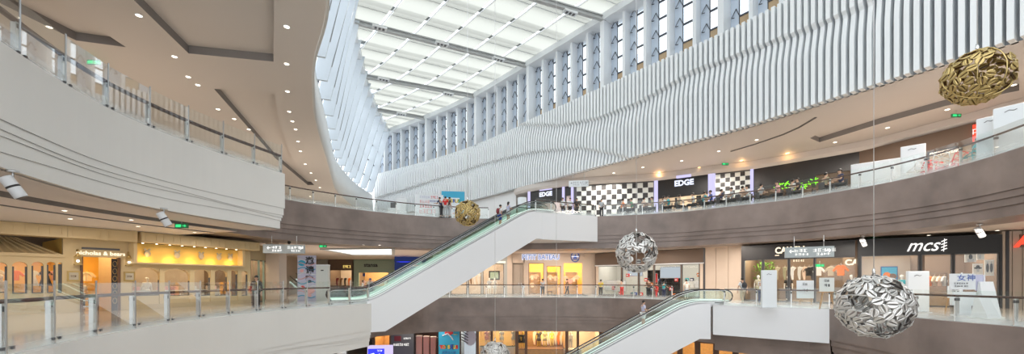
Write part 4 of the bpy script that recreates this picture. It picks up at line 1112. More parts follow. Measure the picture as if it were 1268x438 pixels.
poster(fm,1200,1214.5,313,324,.5,'grey portrait poster near top left of right mcs window','cloth_offwhite',[(0,.6,.35,.3,'cloth_dark',1),(0,.2,.6,.2,'cloth_grey',0)])
poster(fm,1215.5,1224.5,313,321,.5,'small cropped grey poster at top right of the mcs window','cloth_offwhite',[(-.2,.5,.4,.35,'cloth_grey',1)])
poster(fm,1210,1223,326,340,.5,'poster of a face in a dark wide hat in right mcs window','cloth_offwhite',[(0,.62,.8,.1,'cloth_black',1),(0,.72,.4,.16,'cloth_black',1),(0,.45,.3,.2,'cloth_grey',1)])
poster(fm,1225,1237,321,341,.5,'poster of two men in dark coats in right mcs window','cloth_offwhite',[(-.4,.5,.32,.3,'cloth_dark',1),(.4,.5,.32,.3,'cloth_dark',1),(-.4,.82,.16,.08,'cloth_grey',1),(.4,.82,.16,.08,'cloth_grey',1)])
rk=fm.root('clothes_rack','dark clothes rack deep in entrance of the mcs shop','clothes rack',None,x(1160),2.0,0)
MB().tube([(-1.1,0,0),(-1.1,0,2.0),(1.1,0,2.0),(1.1,0,0)],.025,6).build('rack_frame','near_black',rk); MB().bx(-1.1,1.1,-.3,.3,.55,.6).build('rack_shelf','near_black',rk)
cols=['cloth_orange','cloth_peach','cloth_brown','cloth_offwhite','cloth_maroon','cloth_pink','cloth_orange','cloth_khaki','cloth_peach','cloth_grey']
for i in range(10): garment(fm.w(x(1160)-1.0+i*.22,2.0,1.2),fm.rz+.9,cols[i],'shirt in warm colours on the dark rack of the mcs shop','top','shirts on the mcs rack',s=.95)
for i in range(8):
    o=MB().box((0,0,.06),(.3,.3,.1)).box((0,0,.15),(.28,.28,.07)).build('folded_clothes',['cloth_navy','cloth_dark','cloth_peach','cloth_white'][i%4]); o.location=fm.w(x(1160)-.95+i*.27,2.0,.61); o.rotation_euler=(0,0,fm.rz)
    tag(o,'pile of folded dark and pale clothes under the mcs rack','clothing','folded clothes under the mcs rack')
ct=fm.root('counter','brown wooden counter at entrance of the mcs shop below the rack','counter',None,x(1157),1.0,0)
MB().bx(-.9,.9,-.25,.25,0,.75).build('counter_body','wood',ct); MB().bx(-.95,.95,-.3,.3,.75,.8).build('counter_top','wood_dark',ct)
mannequin(fm.w(x(1122),.7,0),fm.rz-pi/2,'mannequin in green jacket right of the rock poster','cloth_teal','cloth_dark',scale=1.1)
# wall and red letter shop to the right
fe=Frame(PT(1241,22.6),PT(1292,22.0))
root=fe.root('panelled_wall','taupe panelled wall with dark seams right of the mcs shop','wall panel')
for i in range(4): MB().bx(fe.L*i/4+.02,fe.L*(i+1)/4-.02,0,.3,0,4.3).build('panel','wall_taupe',root)
MB().bx(fe.x(1247)-.07,fe.x(1247)+.07,-.04,.3,0,4.3).build('metal_seam','near_black',root)
text('A',.8,'sign_red',root,(fe.x(1264.5),-.1,fe.z(1264.5,299.5)),bold=.05,shear=.2)
MB().bx(fe.x(1262),fe.L,-.06,0,fe.z(1265,306),fe.z(1265,290)).build('sign_board','wall_brown',root)

# ---------- panels, easels and people on the right middle gallery
def slab_panel(loc,rz,w,h,label,m='board_white',base=True,logo=True,tilt=0,name='advertising_stand'):
    o=empty(name,loc,rz,label,'display panel')
    o.rotation_euler=(tilt,0,rz)
    q=MB().bx(-w/2,w/2,-.10,.10,0 if not base else .04,h).build('panel_body',m,o); bv=q.modifiers.new('b','BEVEL'); bv.width=.03; bv.segments=2
    if base: MB().bx(-w/2-.05,w/2+.05,-.2,.2,0,.04).build('base_plate','steel_light',o)
    if logo: MB().tube([(-w*.2,-.11,h*.88),(-w*.08,-.11,h*.91),(w*.04,-.11,h*.885),(w*.12,-.11,h*.90)],.012,5).build('printed_mark','ink',o)
    return o
slab_panel(P3(952,22.6,0),-.1,.78,2.12,'tall white display panel in front of the left windows of the CA shop')
slab_panel(P3(1136,19.6,0),-.35,.82,2.0,'tall white display panel before the entrance of the mcs shop')
slab_panel(P3(1108,20.4,0),-.3,1.0,1.35,'low white display panel left of the tall one, half behind the silver sphere',logo=False)
def easel(loc,rz,label,w=.85,h=1.0,z=.55,m='board_white'):
    o=empty('easel',loc,rz,label,'easel')
    for s in(-1,1): MB().bar((s*.05,0,1.55),(s*.36,-.12,0),.035,.035).build('leg','wood',o)
    MB().bar((0,.03,1.55),(0,.5,0),.035,.035).build('leg','wood',o); MB().bx(-.38,.38,-.12,-.04,z-.04,z).build('ledge','wood',o)
    q=MB().bx(-w/2,w/2,-.11,-.07,z,z+h).build('notice_board',m,o); 
    mb=letters_bars(MB(),-w*.1,z+h*.8,2,.12,.1,-.12,seed=4); letters_bars(mb,-w*.08,z+h*.45,2,.14,.12,-.12,seed=6); mb.build('notice_text','ink',q)
    return o
easel(P3(996,22.6,0),-.2,'wooden easel with pale blue notice board before the CA shop doorway',m='board_white')
easel(P3(1022.5,21.8,0),-.2,'wooden easel with rounded pale board left of the silver sphere',w=.7,h=.75,z=.95,m='board_pale')
k=empty('notice_stand',P3(1192,17.8,0),-.45,'double white notice stand with purple writing before mcs windows','notice stand')
MB().bx(-.42,.40,-.03,.03,1.15,1.85).build('notice_board','board_white',k); MB().bx(.42,.72,.02,.06,1.1,1.80).build('side_board','cloth_lilac',k)
text('女神',.30,'paint_blue',k,(.1,-.045,1.65),ext=.004)
q=letters_bars(MB(),-.25,1.42,6,.06,.06,-.035,seed=8); letters_bars(q,-.25,1.30,6,.06,.06,-.035,seed=12); q.build('notice_text','ink',k)
MB().bx(-.38,.38,-.1,.1,.45,1.05).build('lower_box','board_white',k); MB().bx(.40,.70,-.1,.1,.50,1.05).build('lower_box','board_pale',k); MB().bx(-.05,.0,-.02,.02,0,1.9).build('pole','steel',k); MB().bx(.66,.69,-.02,.02,0,1.8).build('pole','steel',k)
MB().bx(-.3,.3,-.25,.25,0,.04).build('base_plate','steel_light',k); MB().bx(-.25,.25,-.08,.08,.05,.45).build('lower_box','board_white',k)
def slant(loc,rz,label,h=1.5,w=.42):
    o=empty('leaning_stand',loc,rz,label,'display stand')
    bfix(MB().add([(-w,-.35,0),(w,-.35,0),(w*.8,.15,h),(-w*.8,.15,h),(-w,.45,0),(w,.45,0),(w*.8,.3,h),(-w*.8,.3,h)],[(0,1,2,3),(4,7,6,5),(0,3,7,4),(1,5,6,2),(3,2,6,7),(0,4,5,1)]).build('stand_body','board_white',o))
    MB().bx(-w-.05,w+.05,-.45,.55,-.0,.03).build('base_plate','board_pale',o); return o
slant(P3(1224,17.2,0),-.5,'white leaning lectern-like stand right of the purple notice stand',1.5,.25)
slant(P3(1222,16.4,0),-.2,'low white slanted block in front of the leaning white stand',.9,.22)
easel(P3(1180,18.6,0),-.3,'small wooden easel half hidden left of the purple notice stand',w=.5,h=.55,z=.75)
person(P3(919.5,26.2,0),pi*.52,'man in white shirt with dark backpack on the landing by the lower escalator','walk','cloth_white','cloth_khaki',bag='cloth_dark',scale=1.0)
person(P3(942.5,24.6,0),pi*.2,'man in white shirt leaning at the rail left of the tall white panel','lean','cloth_white','cloth_navy',scale=1.0)
person(P3(317.5,20.9,0),-pi*.35,'woman with long black hair in black clothes walking with a white bag','walk','cloth_black','cloth_black',hair='long',scale=1.05,long_sleeve=True)
person(P3(460,29.4+4,0),-pi*.6,'man in blue cap and striped shirt at foot of the upper escalators','lean','cloth_offwhite','cloth_dark',hairm='cloth_blue')
person(P3(449,36.5,0),pi*.1,'person in white bending beyond the handrail loops','bend','cloth_white','cloth_khaki',scale=.9)
person(P3(487,35.5,0),-pi*.8,'dark haired person in white behind the foot of escalators','bend','cloth_white','cloth_dark',scale=.9)
# people on escalators
def on_esc(e,t,side=0):
    x=t; z=7/run7*t; a=e.rotation_euler[2]; 
    sx=.2+round((t-.2)/.4)*.4; z=7/run7*sx
    return (e.location.x+math.cos(a)*sx-math.sin(a)*side, e.location.y+math.sin(a)*sx+math.cos(a)*side, e.location.z+z+.01), a
def esc_t(e,px):
    a=e.rotation_euler[2]; k=(px-CX)/F; return (k*e.location.y-e.location.x)/(math.cos(a)-k*math.sin(a))
p,a=on_esc(EA,esc_t(EA,619.5),-.15); person(p,a,'man with red backpack and blue shorts riding the upper escalator','stand','cloth_white','cloth_blue',short=True,bag='cloth_maroon',scale=1.05)
p,a=on_esc(EA,esc_t(EA,627.5),.05); person(p,a+.2,'woman in pale top and denim skirt riding beside the man with red backpack','hold','cloth_lilac','cloth_grey',skirt=True,hair='long',scale=.98)
p,a=on_esc(EC,esc_t(EC,797),-.1); person(p,a+.3,'man in grey shirt and white shorts riding the lower escalator with a bag','hold','cloth_lilac','cloth_white',short=True,scale=1.05)

# ---------- D: upper gallery on the right
g=[PT(655,44.5),PT(711,41.6),PT(812,39.6),PT(882,37.0),PT(931.5,35.5),PT(1064,30.6),PT(1150,27.2),PT(1290,22.5)]
H4=11.3-7
fr=Frame(g[0],g[1],7); x=fr.x
r=shop(fr,fr.L,H4,'small dark corner shop with lilac sign at the top of the upper escalator','near_black',[(x(662),x(695),0,2.9),(x(700),x(707),0,3.4)],3,'dark_grey','wall_taupe',120,lcol=(.9,.85,1))
text('EDGE',.62,'sign_letters_blue',r,(x(676),-.08,fr.z(676,240.5)),bold=.03)
MB().bx(x(669),x(684),-.2,-.05,fr.z(676,235.5),fr.z(676,232.5)).build('upper_sign','sign_lilac',r)
for px in (655.5,698,709): MB().bx(x(px)-.12,x(px)+.12,-.15,0,0,H4).build('light_strip','sign_lilac',r)
def checker(fr,px0,px1,cols,rows,label):
    xa,xb=fr.x(px0),fr.x(px1); o=fr.root('checkered_screen',label,'screen',None,xa,-.1,0); w=(xb-xa)/cols; z1=H4-.12; h=w
    mb=MB(); 
    for i in range(cols):
        for j in range(rows):
            mb.bx(i*w+.015,(i+1)*w-.015,0,.05,z1-(j+1)*h+.015,z1-j*h-.015,(i+j)%2)
    mb.build('checker_tiles',['board_pale','near_black'],o); MB().bx(0,xb-xa,.05,.1,z1-rows*h,z1).build('screen_backing','steel_light',o)
    MB().bx(0,xb-xa,.0,.12,z1,z1+.08).bx(0,xb-xa,.0,.12,0,.1).build('screen_frame','dark_grey',o); return o
fr=Frame(g[1],g[2],7); x=fr.x
root=fr.root('shop_wall','dark wall behind the long checkered screen','wall'); MB().bx(0,fr.L,0,.3,0,H4).build('wall_board','dark_grey',root)
checker(fr,714,809,15,7,'long black and white checkered screen behind the standing diners')
fr=Frame(g[2],g[3],7); x=fr.x
r=shop(fr,fr.L,H4,'black restaurant front with glowing white lettering between the checkered screens','black',[(.3,fr.L-.35,0,2.55)],4,'wall_brown','wall_taupe',200,glassy=False,lcol=(1,.85,.65))
text('EDGE',.72,'sign_letters_blue',r,(x(847),-.08,fr.z(847,226.5)),bold=.03,sx=.95)
MB().bx(x(838),x(856),-.25,-.05,fr.z(847,220),fr.z(847,217.2)).build('upper_sign','sign_lilac',r)
for px in (812.5,879.5): MB().bx(x(px)-.17,x(px)+.17,-.15,0,0,H4+.1).build('light_strip','sign_lilac',r)
for px in (820,836,863,866): MB().bx(x(px)-.1,x(px)+.1,.5,.6,1.6,2.55).build('hanging_lamp_box','black',r)
fr=Frame(g[3],g[4],7); x=fr.x
root=fr.root('shop_wall','dark wall behind the short checkered screen','wall'); MB().bx(0,fr.L,0,.3,0,H4).build('wall_board','dark_grey',root)
checker(fr,886,929,7,6,'short black and white checkered screen right of the glowing lettering')
for px in (884,931): MB().bx(x(px)-.12,x(px)+.12,-.15,0,0,H4).build('light_strip','sign_lilac',root)
fr=Frame(g[4],g[5],7); x=fr.x
r=shop(fr,fr.L,H4,'long dark shop front with a black doorway and green glowing writing','near_black',[(x(1010),x(1058),0,3.0),(x(936),x(1005),.4,2.4)],3,'near_black','wall_brown',60,glassy=False,lcol=(1,.8,.6))
mb=MB(); rr=random.Random(5)
for i in range(9):
    cx=x(963)+i*.33; cz=2.3+.12*math.sin(i)
    for q in range(4): 
        a=rr.uniform(0,pi); l=rr.uniform(.08,.18); u=rr.uniform(-.1,.1); v=rr.uniform(-.25,.25)
        mb.bar((cx+u-l*math.cos(a),-.4,cz+v-l*math.sin(a)),(cx+u+l*math.cos(a),-.4,cz+v+l*math.sin(a)),.03,.05)
mb.build('glowing_writing','led_lime',r)
fr=Frame(g[5],g[7],7); x=fr.x
r=shop(fr,fr.L,H4,'brown shop front with hanging clothes behind the wire chairs at upper right','wall_brown',[(x(1092),x(1140),0,3.0),(x(1148),x(1204),0,3.1)],3.5,'wall_brown','wall_taupe',160,lcol=(1,.85,.7))
MB().bx(x(1206),x(1217),-.15,-.02,fr.z(1211,176),fr.z(1211,154)).build('red_sign','sign_red',r)
letters_bars(MB(),x(1208),fr.z(1211,163),3,.3,.16,-.16,seed=22).build('lettering','sign_white',r)
for i in range(9): garment(fr.w(x(1150)+i*.42,1.0,1.2),fr.rz,['cloth_grey','cloth_dark','cloth_white','cloth_navy','cloth_offwhite','cloth_dark','cloth_grey','cloth_brown','cloth_white'][i],'garment hanging in the brown shop behind the wire chairs','side','garments in the brown upper shop',s=1.6)
# bulkhead over the upper shops
bh=catmull([PT(640,46.5)]+g+[PT(1330,20)],1.0)
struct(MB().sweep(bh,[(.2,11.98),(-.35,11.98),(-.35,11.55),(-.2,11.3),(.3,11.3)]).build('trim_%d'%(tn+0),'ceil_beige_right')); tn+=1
struct(MB().sweep([( -27,-9),(-27,72)],[(0,7),(0,12)]).build('wall_left.001','wall_taupe'))
struct(MB().sweep([(-24,58.5),(38,58.5)],[(0,-7),(0,7)]).build('wall_back.001','wall_taupe'))
struct(MB().sweep([(-27,71),(-20,71)],[(0,7),(0,12)]).build('wall_back.002','wall_taupe'))
struct(MB().sweep([(-26,-9),(-26,60)],[(0,-7),(0,4.4)]).build('wall_left.002','wall_taupe'))
struct(MB().sweep([(37,60),(37,-9)],[(0,-7),(0,12)]).build('wall_right.001','wall_taupe'))

# diners along the rail
E4full=E4F; E4L_=lengths(E4F)
def edge_Y(px,curve,lo):
    best=None
    c2=curve if not(655<px<742) else [(1.8,33.4),(7.3,34.5)]
    for a,b in zip(c2,c2[1:]):
        pa=CX+F*a[0]/max(a[1],.1); pb=CX+F*b[0]/max(b[1],.1)
        if a[1]>5 and (pa-px)*(pb-px)<=0 and (a[0]>lo or len(c2)==2): return a[1]+(b[1]-a[1])*(px-pa)/(pb-pa+1e-9)
    return 25
din=[(697,'white','stand'),(706,'white','stand'),(714,'dark','stand'),(745,'grey','stand'),(770,'orange','sit'),(783,'green','sit'),(796,'peach','sit'),(808.5,'olive','sit'),(821,'white','sit'),(828.5,'teal','sit'),(840,'khaki','sit'),(859,'white','sit'),(871,'teal','sit'),(881,'blue','sit'),(892,'navy','sit'),(907,'grey','sit'),(918,'peach','sit'),(926.5,'white','sit'),(941,'grey','sit'),(964,'pink','sit'),(980,'white','sit'),(989,'dark','sit'),(1021,'olive','sit'),(1042,'navy','sit')]
names={'white':'white','dark':'black','grey':'grey','orange':'orange','green':'green','peach':'peach','olive':'olive','teal':'teal','khaki':'khaki','blue':'blue','navy':'navy','pink':'pink'}
DC=None
def dining_chair():
    o=empty('dining_chair',(0,0,0))
    MB().box((0,0,.46),(.44,.44,.05)).build('seat','dark_grey',o); MB().box((0,-.2,.75),(.42,.04,.42)).build('backrest','dark_grey',o)
    for (i,j) in((-1,-1),(1,-1),(1,1),(-1,1)): MB().bar((i*.19,j*.19,.45),(i*.2,j*.21,0),.035,.035).build('leg','near_black',o)
    return o
def where(px):
    for lim,t in ((712,'left of the long checkered screen'),(760,'before left half of the long checkered screen'),(790,'before middle of the long checkered screen'),(812,'at right end of the long checkered screen'),(835,'below left part of the glowing lettering sign'),(865,'below the glowing lettering sign'),(885,'by the lilac strip right of the lettering'),(912,'before left part of short checkered screen'),(935,'before right part of short checkered screen'),(970,'left of the green glowing writing'),(1000,'below the green glowing writing'),(1100,'before the black doorway')):
        if px<lim: return t
for i,(px,c,ps) in enumerate(din):
    Ye=edge_Y(px,E4F,5); Y=Ye+(.85 if ps=='sit' else 1.1); q=PT(px,Y)
    face=[.1,2.9][i%2] if ps=='sit' else -pi/2+.6*(i%3-1)
    person((q[0],q[1],7),face,'%s in %s top %s%s'%('diner seated' if ps=='sit' else 'person standing',names[c],where(px),' nearest the lilac strip' if px==706 else ''),ps,'cloth_'+c,'cloth_dark',scale=1.2 if ps=='sit' else 1.0,fingers=False)
    if ps=='sit':
        if DC is None: DC=dining_chair(); o=DC
        else: o=copy_tree(DC)
        o.location=(q[0]-.02*math.cos(face),q[1],7); o.rotation_euler=(0,0,face-pi/2); tag(o,'dark dining chair under a diner along the upper right railing','chair','dining chairs along the upper railing')
DT=None
for i,px in enumerate((777,802,834,865,887,912,934,972,1006,1032)):
    Ye=edge_Y(px,E4F,5); q=PT(px,Ye+1.0)
    if DT is None:
        DT=empty('dining_table',(0,0,0)); MB().box((0,0,.74),(.62,.62,.04)).build('tabletop','wood_dark',DT); MB().tube([(0,0,.02),(0,0,.72)],.03,8).build('pedestal','near_black',DT); MB().lathe([(.22,0),(.2,.03)],n=14).build('base','near_black',DT); o=DT
    else: o=copy_tree(DT)
    o.location=(q[0],q[1],7); tag(o,'small dark pedestal table among the diners on the upper gallery','table','dining tables on the upper gallery')
# geometric wire chairs
def wire_chair(loc,rz,m,label,s=1.0):
    o=empty('wire_chair',loc,rz,label,'chair','geometric wire chairs'); o.scale=(s,)*3
    S4=[(-.24,-.22,.45),(.24,-.22,.45),(.27,.22,.45),(-.27,.22,.45)]; B4=[(-.30,.25,.62),(.30,.25,.62),(.24,.33,.92),(0,.36,.98),(-.24,.33,.92)]
    se=MB()
    for i in range(4): se.tube([S4[i-1],S4[i]],.022,5)
    c=(0.03,.02,.43)
    for q in S4: se.tube([q,c],.016,5)
    se.tube([((-.24),0,.45),c],.016,5).tube([(.0,-.22,.45),c],.016,5); se.build('seat',m,o)
    b=MB()
    for i in range(5): b.tube([B4[i-1],B4[i]],.022,5)
    for q in B4: b.tube([q,(.02,.31,.76)],.016,5)
    b.tube([S4[3],B4[0]],.02,5).tube([S4[2],B4[1]],.02,5).tube([S4[0],B4[0]],.02,5).tube([S4[1],B4[1]],.02,5).tube([S4[3],(0,.3,.62),S4[2]],.016,5); b.build('backrest',m,o)
    for k,(q,e) in enumerate(zip(S4,((-.28,-.26,0),(.28,-.26,0),(.28,.28,0),(-.28,.28,0)))): MB().tube([q,e],.02,5).build('leg',m,o)
    return o
for px,dY,m,lab in ((1134,.55,'cloth_white','white wire chair nearest the tall white panel'),(1147,1.3,'cloth_red','red wire chair left of the middle white wire chair'),(1166,.6,'cloth_white','white wire chair in the middle of the row'),(1184,1.2,'cloth_red','red wire chair right of the middle white wire chair'),(1205,.7,'cloth_teal','teal wire chair with the person in teal'),(1156,1.9,'cloth_red','red wire chair farthest back in the row')):
    q=PT(px,edge_Y(px,E4F,5)+dY); wire_chair((q[0],q[1],7),random.uniform(2.2,3.9),m,lab,1.05)
q=PT(1213,edge_Y(1213,E4F,5)+1.0); person((q[0],q[1],7),pi*.9,'person in teal top sitting by the teal wire chair','sit','cloth_teal','cloth_peach',fingers=False,scale=1.05)
for px,w,h,dY,lab in ((1087,2.0,1.75,1.3,'wide white leaning board at left of the upper panels'),(1130.5,.80,2.05,1.0,'tall white panel left of the wire chairs'),(1226,.66,2.05,.6,'tall narrow white panel right of the wire chairs'),(1254,.88,2.2,.7,'tall white panel at the far right end of upper gallery')):
    q=PT(px,edge_Y(px,E4F,5)+dY); slab_panel((q[0],q[1],7),-1.0 if px>1200 else -.75,w*1.25,h,lab,tilt=0.0,logo=w<1.5)
# upper centre: posters, kiosk, three people, white cylinder
fr=Frame(PT(484,36.0),PT(600,37.2),7); x=fr.x
poster(fr,514,549,241,268,0,'white standing poster with pink slogans on the upper gallery','board_white',[])
q=fr.root('standing_poster_text','pink and purple slogans on the white standing poster','lettering',None,x(516),-.06,0)
bpy.data.objects.remove(q)
pr=[o for o in bpy.data.objects if o.name.startswith('poster') and o.get('label','').startswith('white standing poster')][0]
for (dx,z,s,c,n_) in ((-.75,1.75,.2,'cloth_lilac',5),(-.75,1.35,.26,'cloth_pink',4),(-.75,.95,.26,'cloth_red',5),(-.75,.45,.34,'cloth_pink',5),(.2,1.75,.2,'cloth_red',4),(.1,1.4,.16,'cloth_blue',5)):
    letters_bars(MB(),dx,z,n_,s,s*.7,-.04,seed=int(z*10)+n_).build('printed_slogan',c,pr)
bb=fr.root('blue_backdrop','blue and white backdrop with colourful letters behind the three people','backdrop',None,x(561),.4,0)
MB().bx(-1.05,1.05,0,.1,0,2.75).build('backdrop_board','poster_blue',bb); MB().bx(-.85,.6,-.03,0,0,2.15).build('white_panel','board_white',bb)
for i,(chh,c) in enumerate(zip('TOYSRUS',('paint_red','cloth_orange','cloth_green','cloth_yellow','paint_blue','cloth_yellow','cloth_green'))): text(chh,.42,c,bb,(-.78+i*.22,-.05,1.85),bold=.02,name='letter')
for i in range(3): letters_bars(MB(),-.1,1.3-i*.3,4,.14,.12,-.035,seed=i).build('printed_line',['paint_red','paint_blue','cloth_orange'][i],bb)
kk=fr.root('kiosk','white boxy kiosk with dark screen at left of upper centre gallery','kiosk',None,x(490),.2,0)
MB().bx(-.65,.0,-.3,.3,0,1.0).build('kiosk_counter','board_white',kk); MB().bx(.1,.9,-.3,.3,0,1.9).build('kiosk_cabinet','board_white',kk); MB().bx(-.45,.02,-.2,-.1,1.0,1.5).build('screen','dark_grey',kk); MB().bx(-.2,.95,.3,.36,0,1.5).build('kiosk_back','board_pale',kk)
Y=34.9
person(P3(546.5,Y,7),pi*.85,'person in navy top leaning on the rail left of man in red','lean','cloth_navy','cloth_dark',scale=1.02)
person(P3(551.5,Y,7),pi*.5,'man in red shirt and grey trousers before the blue backdrop','stand','cloth_red','cloth_grey',scale=1.05)
person(P3(556.5,Y,7),pi*.2,'person in dark top right of man in red','stand','cloth_dark','cloth_grey',scale=1.02)
cy=empty('round_column',P3(646.5,38.5,7),0,'short white round column at head of the upper escalators','column'); MB().lathe([(.42,0),(.42,2.4),(.40,2.42)],n=24).build('column_shaft','board_white',cy); MB().lathe([(.46,0),(.46,.12)],n=24).build('column_base','steel_light',cy)
st=empty('stall',P3(362,38,7),.3,'small dark and red stall on the distant upper left gallery','stall'); MB().bx(-.9,.2,-.4,.4,0,1.3).build('stall_counter','near_black',st); MB().bx(.2,1.3,-.4,.4,0,1.2).build('stall_side','cloth_maroon',st); MB().add([(-.9,-.4,1.3),(.2,-.4,1.3),(-.3,-.4,1.8)],[(0,1,2)]).build('stall_gable','near_black',st)

# ---------- E: lower gallery seen under the middle apron
fl=Frame(PT(462,42),PT(740,42),-7); x=fl.x; Hl=4.1
def seg(a,b,label,wm,ops,inner,back,light,lc=(1,.72,.38),**k):
    f=Frame(PT(a,42),PT(b,42),-7); return f,shop(f,f.L,Hl,label,wm,ops(f),4,inner,back,light,lcol=lc,**k)
f,r=seg(461,485,'lower level shop with orange wood interior at far left','wall_brown',lambda f:[(.2,f.L-.2,0,3.7)],'wood','wood',130)
k=empty('lilac_kiosk',P3(469,33.0,-7),.1,'lilac kiosk with bright blue screen on the lower level','kiosk')
MB().bx(-.9,1.0,0,.8,0,3.15).build('kiosk_body','screen_lilac',k); MB().bx(-.85,.45,-.04,0,.9,2.98).build('screen','screen_blue',k); letters_bars(MB(),-.05,2.82,3,.12,.12,-.05).build('screen_text','sign_white',k); MB().tube([(-.7,-.06,2.5),(-.4,-.06,2.6),(-.2,-.06,2.4),(.1,-.06,2.55)],.05,5).build('screen_mark','sign_white',k)
k=empty('billboard',P3(498,36,-7),0,'dark grey billboard with white characters on the lower level','billboard')
MB().bx(-1.0,1.0,0,.15,.5,3.9).build('billboard_panel','dark_grey',k); MB().bx(-1.0,1.0,-.02,0,1.6,1.9).build('billboard_band','near_black',k); letters_bars(MB(),-.68,2.85,8,.2,.14,-.03,seed=31).build('billboard_text','sign_white',k); letters_bars(MB(),.2,3.4,4,.14,.13,-.03,seed=32).build('billboard_caption','sign_white',k); MB().bx(-.7,-.1,-.03,0,3.15,3.6).build('red_mark','cloth_maroon',k); MB().bx(-.9,.9,0,.1,0,.5).build('billboard_foot','near_black',k)
f,r=seg(512,544,'lower level corner with dark ceiling and stepped pale counters','near_black',lambda f:[(.2,f.L-.2,0,3.8)],'near_black','near_black',60,(1,.6,.4),glassy=False)
for i in range(4):
    o=f.root('counter',['front pale counter of lower level food corner','second pale counter of lower level food corner','third pale counter of lower level food corner','last pale counter of lower level food corner'][i],'counter','pale counters on the lower level',.5+i*.65,.4+.5*i,0); MB().bx(-.28,.28,-.2,.2,0,2.7-i*.12).build('counter_body','cloth_pink',o); MB().bx(-.3,.3,-.22,.22,2.7-i*.12,2.76-i*.12).build('counter_top','board_white',o)
k=empty('billboard',P3(556,37,-7),0,'bright blue toy shop billboard with multicoloured letters on the lower level','billboard')
MB().bx(-.95,.95,0,.15,.3,4.05).build('billboard_panel','poster_blue',k)
for i,(chh,c) in enumerate(zip('TOYSRUS',('paint_red','cloth_orange','cloth_green','cloth_yellow','paint_blue','cloth_yellow','cloth_red'))): text('R' if chh=='R' and i==4 else chh,.42 if i!=4 else .6,c,k,(-.72+i*.24,-.05,2.45),bold=.03,name='letter').scale[0]= (-1 if i==4 else 1)
text('玩具反斗城',.25,'paint_blue',k,(0,-.05,1.95)); MB().ball((0,-.02,3.75),.4,sz=(1,.15,.5)).build('red_balloon','paint_red',k); MB().lathe([(.2,0),(.2,.03)],n=5).build('yellow_star','cloth_yellow',k).location=(.6,-.05,3.6)
MB().tube([(-.6,-.05,3.5),(-.1,-.05,3.7),(.2,-.05,3.4),(.4,-.05,3.1)],.06,6).build('printed_swoosh','board_white',k); MB().bx(-.8,.8,0,.1,0,.3).build('billboard_foot','near_black',k)
f,r=seg(569,591,'lower level window with white and purple graphic','wall_brown',lambda f:[(.1,f.L-.1,0,3.9)],'wall_grey','screen_cool',60,(1,1,1))
MB().ball((f.L*.6,.05,2.6),.7,sz=(.9,.05,1.2)).build('purple_graphic','cloth_lilac',r); 
for i in range(5): MB().bar((.2,.03,2.4+i*.3),(.9,.03,2.0+i*.3),.03,.08).build('black_stripe','ink',r)
f,r=seg(591,640,'lower level clothing window with pale stone back wall and golden arches sign','wood_dark',lambda f:[(.1,f.L*.35,0,3.9),(f.L*.38,f.L-.1,0,3.9)],'shop_cream_dark','shop_cream_dark',120)
text('m',.6,'sign_yellow',r,(f.x(630.5),-.1,3.6),bold=.02)
for i,(px,c) in enumerate(((602,'cloth_pink'),(607,'cloth_peach'),(621,'cloth_offwhite'),(636,'cloth_grey'))): mannequin(f.w(f.x(px),.9,1.6),f.rz-pi/2,['leftmost mannequin in pink in lower level window','mannequin in peach beside the leftmost one','mannequin in off white right of the hanging silver sphere','mannequin in grey at right end of the stone window'][i],c,c,skirt=True,skinm='cloth_peach')
st=f.root('window_plinth','long pale plinth under mannequins in lower level window','plinth',None,f.L/2,.9,0); MB().bx(-f.L*.45,f.L*.45,-.3,.3,0,1.58).build('plinth_body','wall_stone',st); MB().bx(-f.L*.46,f.L*.46,-.33,.33,1.5,1.58).build('plinth_top','board_pale',st)
f,r=seg(640,702,'lower level clothing shop with golden wood interior','wood_dark',lambda f:[(.1,f.L*.17,0,3.9),(f.L*.2,f.L-.1,0,3.9)],'wood','wood',200)
for i,(px,c) in enumerate(((643,'cloth_black'),(648,'cloth_black'),(669,'cloth_dark'),(677,'cloth_olive'),(686,'cloth_yellow'))): mannequin(f.w(f.x(px),.8 if i<2 else 2.2,1.3),f.rz-pi/2,['left one of two black dressed mannequins on lower level','right one of two black dressed mannequins on lower level','dark dressed mannequin deep in golden wood shop','olive dressed mannequin deep in golden wood shop','yellow dressed mannequin in golden wood shop'][i],c,c,skirt=i!=4,skinm='cloth_yellow')
st=f.root('window_plinth','wooden plinth under the mannequins of golden wood shop','plinth',None,f.L/2,1.5,0); MB().bx(-f.L*.48,f.L*.48,-.9,.9,0,1.25).build('plinth_body','wood',st); MB().bx(-f.L*.485,f.L*.485,-.95,.95,1.24,1.29).build('plinth_top','wood_dark',st)
for i in range(12): garment(f.w(f.x(664)+i*.3,3.2,1.8),f.rz,random.choice(['cloth_orange','cloth_offwhite','cloth_brown','cloth_dark','cloth_peach','cloth_yellow']),'garment hanging at back of golden wood shop','side','garments at back of golden wood shop',s=1.5)
f,r=seg(702,745,'lower level shop with white pillars and pink glow right of the golden shop','wood_dark',lambda f:[(.1,f.L*.3,0,3.9),(f.L*.34,f.L-.2,0,3.9)],'wall_taupe','wall_taupe',200)
mannequin(f.w(f.x(708),.8,1.3),f.rz-pi/2,'mannequin in white by the right lower shop','cloth_white','cloth_grey')
st=f.root('window_plinth','taupe plinth under the white dressed mannequin','plinth',None,f.L*.2,.9,0); MB().bx(-1,.9,-.4,.4,0,1.28).build('plinth_body','wall_stone',st); MB().bx(-1.02,.92,-.43,.43,1.24,1.29).build('plinth_top','board_pale',st)
f=Frame(PT(820,34),PT(935,30),-7); r=shop(f,f.L,4.1,'lower level shop with golden light under the lower escalator landing','wood_dark',[(.2+i*f.L/5,f.L/5*(i+1)-.1,0,3.6) for i in range(5)],4,'wood','wood',170,lcol=(1,.7,.3))
